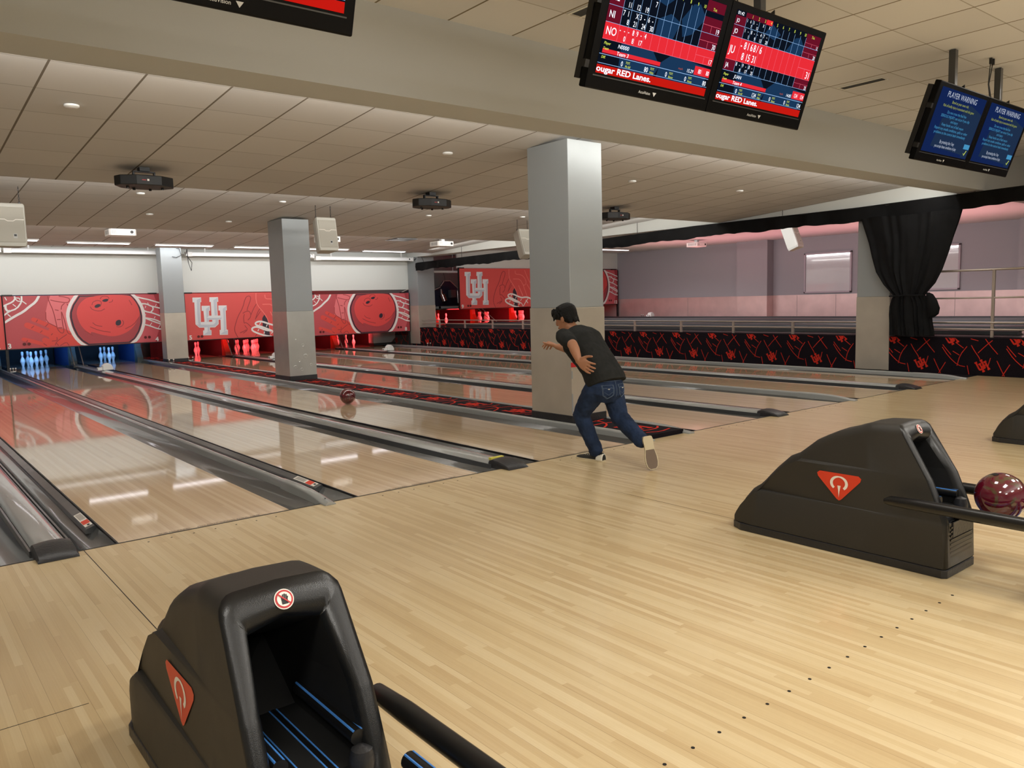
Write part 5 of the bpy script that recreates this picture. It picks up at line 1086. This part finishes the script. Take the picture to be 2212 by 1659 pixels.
# ------------------------------------------------------------------ the bowler
skin = mat('skin', (168, 118, 88), .55); skin2 = mat('lips', (140, 84, 72), .5)
hairm = mat('black_hair', (7, 6, 5), .6, bump=.6, bscale=160, spec=.25); shirtm = brushed_cloth('charcoal_shirt', (38, 39, 38), .9, 900, .25, .15, 20)
jeansm = brushed_cloth('blue_denim', (36, 50, 76), .85, 900, .35, .35, 9); stitch = mat('denim_stitch', (96, 112, 132), .8)
shoe_b = mat('shoe_black', (24, 24, 22), .5); shoe_w = mat('shoe_white', (222, 218, 204), .5); sole_m = mat('shoe_sole_light', (196, 182, 150), .6); sole_d = mat('shoe_sole_dark', (112, 96, 82), .8)
for k, v in dict(skin=skin, lips=skin2, hairm=hairm, shirtm=shirtm, jeansm=jeansm, stitch=stitch, shoe_b=shoe_b, shoe_w=shoe_w, sole_m=sole_m, sole_d=sole_d).items(): MT[k] = v
P_ = thing('person', 'person in a charcoal T-shirt and blue jeans bending forward after releasing a ball', 'person', (3.62, -.4, 0))
def ell(c, a, b, ra, rb, n=20, p=2.0):
    a = Vector(a); b = Vector(b); c = Vector(c); out = []
    for k in range(n):
        q = 2*PI*k/n; cc, ss = math.cos(q), math.sin(q)
        out.append(c+a*ra*math.copysign(abs(cc)**(2/p), cc)+b*rb*math.copysign(abs(ss)**(2/p), ss))
    return out
def limb(mb, pts, n=16, squash=1):
    # pts: (position, radius); rounded ends
    P = [Vector(p) for p, r in pts]; r = [x for _, x in pts]
    d0 = (P[1]-P[0]).normalized(); d1 = (P[-1]-P[-2]).normalized()
    path = [P[0]-d0*r[0]*.85, P[0]-d0*r[0]*.5]+P+[P[-1]+d1*r[-1]*.5, P[-1]+d1*r[-1]*.85]
    rad = [r[0]*.35, r[0]*.8]+r+[r[-1]*.8, r[-1]*.35]
    mb.tube(path, rad, n)
def fuse(mb, name, mats, parent, voxel, smooth=3, extra=None):
    me = bpy.data.meshes.new('tmp'); me.from_pydata(mb.v, [], mb.f)
    bm = bmesh.new(); bm.from_mesh(me); bmesh.ops.recalc_face_normals(bm, faces=bm.faces); bm.to_mesh(me); bm.free()
    o = link(bpy.data.objects.new('tmp', me))
    md = o.modifiers.new('r', 'REMESH'); md.mode = 'VOXEL'; md.voxel_size = voxel
    ms = o.modifiers.new('s', 'SMOOTH'); ms.factor = .5; ms.iterations = smooth
    if extra: extra(o)
    dg = bpy.context.evaluated_depsgraph_get(); m2 = bpy.data.meshes.new_from_object(o.evaluated_get(dg)); bpy.data.objects.remove(o); bpy.data.meshes.remove(me)
    m2.name = name; m2.materials.clear()
    for m in (mats if isinstance(mats, list) else [mats]): m2.materials.append(MT[m])
    for p in m2.polygons: p.use_smooth = True
    m2.transform(root_inv(parent)); q = link(bpy.data.objects.new(name, m2)); q.parent = parent
    return q
X = Vector((1, 0, 0))
# joints (metres, room coordinates); he faces the pins (+y)
pel = Vector((3.62, -.42, .66)); wst = Vector((3.62, -.36, .80)); chs = Vector((3.62, -.18, .99)); nck = Vector((3.62, -.07, 1.10))
hd = Vector((3.61, .0, 1.195))
shL, elL, wrL = Vector((3.455, -.13, 1.045)), Vector((3.37, -.33, .985)), Vector((3.355, -.41, .865))
shR, elR, wrR = Vector((3.785, -.06, 1.03)), Vector((3.83, .16, .90)), Vector((3.82, .36, .925))
hpL, knL, anL = Vector((3.53, -.41, .62)), Vector((3.525, -.25, .385)), Vector((3.61, -.325, .095))
hpR, knR, anR = Vector((3.71, -.42, .62)), Vector((3.72, -.50, .375)), Vector((3.66, -.80, .215))
# hands -------------------------------------------------------------
def hand(mb, wr, d, up, side, curl, s=1.0):
    # d: wrist -> knuckles, up: back of the hand, side: towards the thumb
    d, up, side = Vector(d).normalized(), Vector(up).normalized(), Vector(side).normalized()
    L = .085*s
    rings = [ell(wr-d*.012, side, up, .024*s, .019*s, 16), ell(wr+d*.012, side, up, .027*s, .018*s, 16), ell(wr+d*.045*s, side, up, .038*s, .0165*s, 16, 2.5), ell(wr+d*L*.95, side, up, .040*s, .0135*s, 16, 2.6), ell(wr+d*L*1.04, side, up, .034*s, .009*s, 16)]
    mb.loft(rings)
    for i, (off, ln, a0) in enumerate(((.030, .070, .20), (.010, .078, .03), (-.011, .072, -.10), (-.031, .056, -.26))):
        base = wr+d*(L*.93-abs(off)*.2)+side*off*s; dr = (d+side*a0).normalized(); pts = [(base-dr*.012, .0098*s)]
        p = base; ang = curl[i]
        for j, f in enumerate((.42, .32, .26)):
            dr = (dr*math.cos(ang)-up*math.sin(ang)).normalized() if True else dr
            p = p+dr*ln*f*s; pts.append((p, (.0090, .0082, .0070)[j]*s)); ang = curl[i]*1.1
        limb(mb, pts, 10)
    b = wr+d*.022*s+side*.024*s; td = (d*.62+side*.72-up*.25).normalized()
    limb(mb, [(b, .0145*s), (b+td*.034*s, .0115*s), (b+(td*.055+d*.008)*s, .0098*s), (b+(td*.070+d*.022)*s, .0082*s)], 10)
mb = MB()
# left arm: elbow out to the back, forearm hanging, palm showing behind the waist
limb(mb, [(shL, .050), (shL.lerp(elL, .5), .047), (elL, .041), (elL.lerp(wrL, .3), .042), (elL.lerp(wrL, .7), .034), (wrL, .025)])
dL = Vector((.03, -.80, -.42)); hand(mb, wrL, dL, (-.55, .15, -.2), (.10, -.42, .85), (.10, .12, .16, .22), 1.12)
# right arm swung forward, fingers half closed
limb(mb, [(shR, .050), (shR.lerp(elR, .5), .046), (elR, .039), (elR.lerp(wrR, .35), .040), (wrR, .025)])
hand(mb, wrR, (-.10, .85, .35), (.35, -.2, .85), (-.90, .05, .3), (.75, .85, .95, 1.0), 1.05)
# torso, neck
def tor(mb, g=0.0):
    up = [(pel-Vector((0, -.03, .05)), .150, .115), (pel, .158, .125), (wst, .142, .112), (wst.lerp(chs, .5), .150, .115), (chs, .168, .122), (chs.lerp(nck, .55), .150, .095), (nck+Vector((0, -.01, -.01)), .075, .065)]
    rings = []
    for i, (c, ra, rb) in enumerate(up):
        t_ = (up[min(i+1, len(up)-1)][0]-up[max(i-1, 0)][0]).normalized(); f_ = X.cross(t_).normalized()
        rings.append(ell(c, X, f_, ra+g, rb+g, 24, 2.3))
    mb.loft(rings)
tor(mb, -.012)
limb(mb, [(nck-Vector((0, .04, .05)), .06), (nck, .052), (hd-Vector((0, .005, .05)), .052)])
# head: skull, jaw, nose, ears
MRh = Matrix.Rotation(R(-18), 3, 'X') @ Matrix.Rotation(R(8), 3, 'Z') @ Matrix.Identity(3)
MRh = Matrix.Rotation(R(14), 3, 'Z') @ Matrix.Rotation(R(-22), 3, 'X')
def H(x, y, z): return hd+MRh @ Vector((x, y, z))
prof = [(-.112, .010, .062, .045), (-.100, .030, .052, .040), (-.080, .052, .028, .058), (-.055, .062, .012, .078), (-.025, .070, .004, .090), (.005, .074, .0, .096), (.035, .075, -.002, .097), (.065, .068, -.004, .090), (.09, .050, -.006, .068), (.105, .026, -.006, .036), (.110, .008, -.006, .012)]
mb.loft([[H(rx*math.cos(q), cy+ry*math.sin(q), z) for q in [2*PI*k/24 for k in range(24)]] for z, rx, cy, ry in prof])
limb(mb, [(H(0, .094, .02), .010), (H(0, .108, -.012), .013), (H(0, .106, -.022), .014)], 10)       # nose
limb(mb, [(H(-.035, .088, .032), .010), (H(0, .094, .034), .009), (H(.035, .088, .032), .010)], 10)    # brow
limb(mb, [(H(-.02, .092, -.056), .009), (H(0, .098, -.056), .010), (H(.02, .092, -.056), .009)], 10)   # mouth
limb(mb, [(H(0, .075, -.098), .016), (H(0, .085, -.092), .014)], 10)
for s in (-1, 1):
    rr = []
    for a in range(0, 360, 30):
        q = R(a); rr.append(H(s*(.078+.006*math.cos(q)), -.004-.014*math.cos(q), -.008+.030*math.sin(q)))
    limb(mb, [(rr[i], .0062) for i in range(12)]+[(rr[0], .0062)], 8)
    limb(mb, [(H(s*.072, -.004, -.02), .014), (H(s*.074, -.004, .008), .012)], 8)
# legs inside the jeans
for a, b, c in ((hpL, knL, anL), (hpR, knR, anR)):
    limb(mb, [(a, .085), (a.lerp(b, .5), .068), (b, .052), (b.lerp(c, .35), .052), (c, .036)])
body = fuse(mb, 'body', 'skin', P_, .0052, 3)
mb = MB()
for s in (-1, 1):
    mb.lathe([(0, -.011), (.008, -.008), (.011, 0), (.008, .008), (0, .011)], tuple(H(s*.031, .088, .012)), 12)
e = mb.build('eye', 'signwhite', P_, smooth=True)
mb = MB(); mb.ribbon([(-.022, -.060), (0, -.057), (.022, -.060)], .007, lambda a, b: H(a, .1075-abs(a)*.35, b)); mb.build('mouth', 'lips', P_)
# hair: thick short black hair with a fringe
mb = MB()
hp = [(-.062, .050, -.045, .045), (-.045, .066, -.036, .060), (-.02, .079, -.022, .080), (.01, .086, -.010, .098), (.04, .088, -.004, .108), (.07, .083, -.003, .106), (.095, .068, -.004, .088), (.115, .044, -.006, .058), (.124, .012, -.006, .018)]
mb.loft([[H(rx*math.cos(q), cy+ry*math.sin(q), z) for q in [2*PI*k/28 for k in range(28)]] for z, rx, cy, ry in hp])
random.seed(5)
for k in range(46):
    q = random.uniform(-.2, PI+.2); z = random.uniform(.035, .10); rx, ry = .086, .106
    b = Vector((rx*math.cos(q)*.92, ry*math.sin(q)*.92, z)); dv = Vector((math.cos(q)*.012, math.sin(q)*.020, -.028))
    limb(mb, [(H(*b), .011), (H(*(b+dv*.6)), .009), (H(*(b+dv)), .005)], 7)
for k in range(30):
    q = random.uniform(PI+.3, 2*PI-.3); z = random.uniform(-.05, .0)
    b = Vector((.074*math.cos(q), -.03+.062*math.sin(q), z)); dv = Vector((0, -.004, -.024)); limb(mb, [(H(*b), .010), (H(*(b+dv)), .006)], 7)
hair = fuse(mb, 'hair', 'hairm', P_, .0045, 1)
# carve the hair back from face and ears is not needed: the cap sits above them
# shirt --------------------------------------------------------------
mb = MB()
S_ = [(Vector((3.62, -.455, .655)), .176, .140), (Vector((3.62, -.435, .70)), .174, .138), (wst+Vector((0, -.005, 0)), .164, .132), (wst.lerp(chs, .5), .170, .136), (chs, .186, .138), (chs.lerp(nck, .5)+Vector((0, -.005, 0)), .172, .108), (nck+Vector((0, -.02, -.012)), .090, .074)]
rings = []
for i, (c, ra, rb) in enumerate(S_):
    t_ = (S_[min(i+1, 6)][0]-S_[max(i-1, 0)][0]).normalized(); f_ = X.cross(t_).normalized(); rings.append(ell(c, X, f_, ra, rb, 28, 2.4))
mb.loft(rings)
limb(mb, [(shL+Vector((.05, .0, -.01)), .068), (shL, .070), (shL.lerp(elL, .45), .066), (shL.lerp(elL, .74), .060)])
limb(mb, [(shR+Vector((-.05, 0, -.01)), .068), (shR, .070), (shR.lerp(elR, .40), .066), (shR.lerp(elR, .62), .062)])
def wrinkle(o):
    tx = bpy.data.textures.new('folds', 'CLOUDS'); tx.noise_scale = .09; md = o.modifiers.new('d', 'DISPLACE'); md.texture = tx; md.strength = .014; md.mid_level = .5; md.texture_coords = 'GLOBAL'
shirt = fuse(mb, 'shirt', 'shirtm', P_, .006, 3, wrinkle)
# jeans ----------------------------------------------------------------
mb = MB()
J_ = [(Vector((3.62, -.405, .53)), .135, .112), (Vector((3.62, -.43, .60)), .168, .138), (Vector((3.62, -.435, .66)), .168, .134), (Vector((3.62, -.42, .72)), .158, .124)]
mb.loft([ell(c, X, Vector((0, 1, .25)).normalized(), ra, rb, 28, 2.3) for c, ra, rb in J_])
limb(mb, [(hpL+Vector((0, 0, -.02)), .098), (hpL.lerp(knL, .5), .086), (knL, .074), (knL.lerp(anL, .4), .066), (knL.lerp(anL, .8), .060), (anL+Vector((0, 0, .012)), .058), (anL+Vector((.0, -.004, -.012)), .060)], 18)
limb(mb, [(hpR+Vector((0, 0, -.02)), .100), (hpR.lerp(knR, .5), .088), (knR, .076), (knR.lerp(anR, .4), .068), (knR.lerp(anR, .85), .062), (anR+Vector((0, .0, .002)), .060)], 18)
def folds(o):
    tx = bpy.data.textures.new('folds2', 'CLOUDS'); tx.noise_scale = .045; md = o.modifiers.new('d', 'DISPLACE'); md.texture = tx; md.strength = .013; md.mid_level = .5; md.texture_coords = 'GLOBAL'
jeans = fuse(mb, 'jeans', 'jeansm', P_, .006, 2, folds)
# back pockets, seams and buttons laid onto the cloth
dg = bpy.context.evaluated_depsgraph_get(); bvh = BVHTree.FromObject(jeans, dg); off = jeans.matrix_world.translation.copy() if False else Vector(P_.location)
def cast(x, z, d=.0022, ori=(0, 1, 0)):
    hit = bvh.ray_cast(Vector((x, -1.2, z))-off, Vector(ori))
    return (hit[0]+off+hit[1]*d) if hit[0] else None
def on_cloth(mb, pts, w, mi=0, d=.0022):
    pts = [Vector(p) for p in pts]; q = []
    for a, b in zip(pts, pts[1:]):
        n = max(2, int((b-a).length/.008)); q += [a.lerp(b, i/n) for i in range(n)]
    q.append(pts[-1])
    c = [cast(p.x, p.y, d) for p in q]; c = [p for p in c if p]
    if len(c) > 1: mb.tube(c, w/2, 5, mi)
mb = MB()
for cx in (3.545, 3.705):
    w2 = .052
    for dd in (0, .006): on_cloth(mb, [(cx-w2+dd, .655), (cx-w2+.006+dd, .575), (cx, .545+dd), (cx+w2-.006-dd, .575), (cx+w2-dd, .655)], .0026)
    on_cloth(mb, [(cx-w2, .655), (cx+w2, .655)], .0026); on_cloth(mb, [(cx-w2, .655), (cx-w2+.002, .628), (cx-.02, .634), (cx, .615), (cx+.02, .634), (cx+w2-.002, .628), (cx+w2, .655)], .003)
    on_cloth(mb, [(cx-.035, .60), (cx, .575), (cx+.035, .60)], .002)
on_cloth(mb, [(3.625, .70), (3.625, .56)], .003); on_cloth(mb, [(3.48, .685), (3.76, .685)], .0022)
mb.build('pocket_stitching', 'stitch', jeans)
mb = MB()
for cx in (3.545, 3.705):
    p = cast(cx, .624, .003)
    if p: mb.lathe([(0, -.004), (.006, -.003), (.0075, 0), (.006, .003), (0, .004)], tuple(p), 12)
mb.build('pocket_button', 'shoe_w', jeans, smooth=True)
# shoes ------------------------------------------------------------------
def shoe(fn, name, light_sole=True):
    # fn(length 0..1 heel->toe, side, height) -> world
    sec = [(-.02, .024, .060), (.0, .032, .072), (.10, .036, .078), (.28, .035, .074), (.42, .038, .062), (.58, .044, .048), (.75, .047, .040), (.90, .040, .032), (.985, .024, .024), (1.0, .010, .018)]
    rings = []
    for u, w_, h in sec:
        rings.append([fn(u, w_*math.cos(q)*(1 if math.sin(q) < 0 else .88), max(.012, .012+(h-.012)*math.sin(q)) if math.sin(q) > 0 else .012) for q in [2*PI*k/18 for k in range(18)]])
    up = MB().loft(rings).build(name, 'shoe_b', P_, smooth=True)
    out = [(-.02, .020), (.0, .031), (.1, .037), (.28, .034), (.42, .036), (.6, .046), (.78, .048), (.92, .040), (.99, .024), (1.015, .0)]
    pts = [(u, w_) for u, w_ in out]+[(u, -w_) for u, w_ in out[::-1][1:]]
    mb = MB(); mb.add([fn(u, w_, h) for h in (0, .014) for u, w_ in pts], [list(range(len(pts)))[::-1], [len(pts)+i for i in range(len(pts))]]+[(i, (i+1) % len(pts), len(pts)+(i+1) % len(pts), len(pts)+i) for i in range(len(pts))])
    so = mb.build('sole', 'sole_m', up)
    q1 = [(u, w_*.86) for u, w_ in ((.40, .036), (.6, .046), (.78, .048), (.92, .040), (.985, .022))]
    mb = MB(); pp = q1+[(u, -w_) for u, w_ in q1[::-1]]; mb.poly(pp, lambda a, b: fn(a, b, -.0012), 0); mb.build('tread', 'sole_d', so)
    mb = MB(); mb.loft([[fn(u, w_*math.cos(q)*1.03, max(.012, .014+(h-.01)*math.sin(q))) for q in [PI*k/10 for k in range(11)]] for u, w_, h in ((-.021, .0245, .058), (.0, .033, .066), (.12, .037, .062), (.2, .036, .05))], closed=False, cap=False); mb.build('white_heel', 'shoe_w', up, smooth=True)
    mb = MB(); mb.loft([[fn(u, a, h+.003-abs(a)*.2) for a in (-.018, -.009, 0, .009, .018)] for u, h in ((.42, .068), (.5, .062), (.62, .052), (.72, .044))], closed=False, cap=False)
    mb.build('tongue', 'shoe_w', up, smooth=True)
    mb = MB()
    for u in (.48, .55, .62): mb.tube([fn(u, -.026, .042), fn(u+.01, 0, .066-(u-.48)*.12), fn(u, .026, .042)], .0025, 6)
    mb.build('laces', 'shoe_w', up)
Ls = .285
shoe(lambda u, a, h: Vector((3.625-.03*u-a*.999, -.405+u*Ls*.985+a*-.1, h)), 'shoe')
# trailing right shoe: toe on the boards, sole turned to the viewer
toe = Vector((3.645, -.93, .012)); heel = Vector((3.65, -.865, .262)); dS = (toe-heel).normalized(); upS = Vector((.42, .86, .20)); upS = (upS-dS*upS.dot(dS)).normalized(); sdS = dS.cross(upS)
shoe(lambda u, a, h: heel+dS*u*(toe-heel).length+sdS*a*1.12+upS*h, 'shoe')
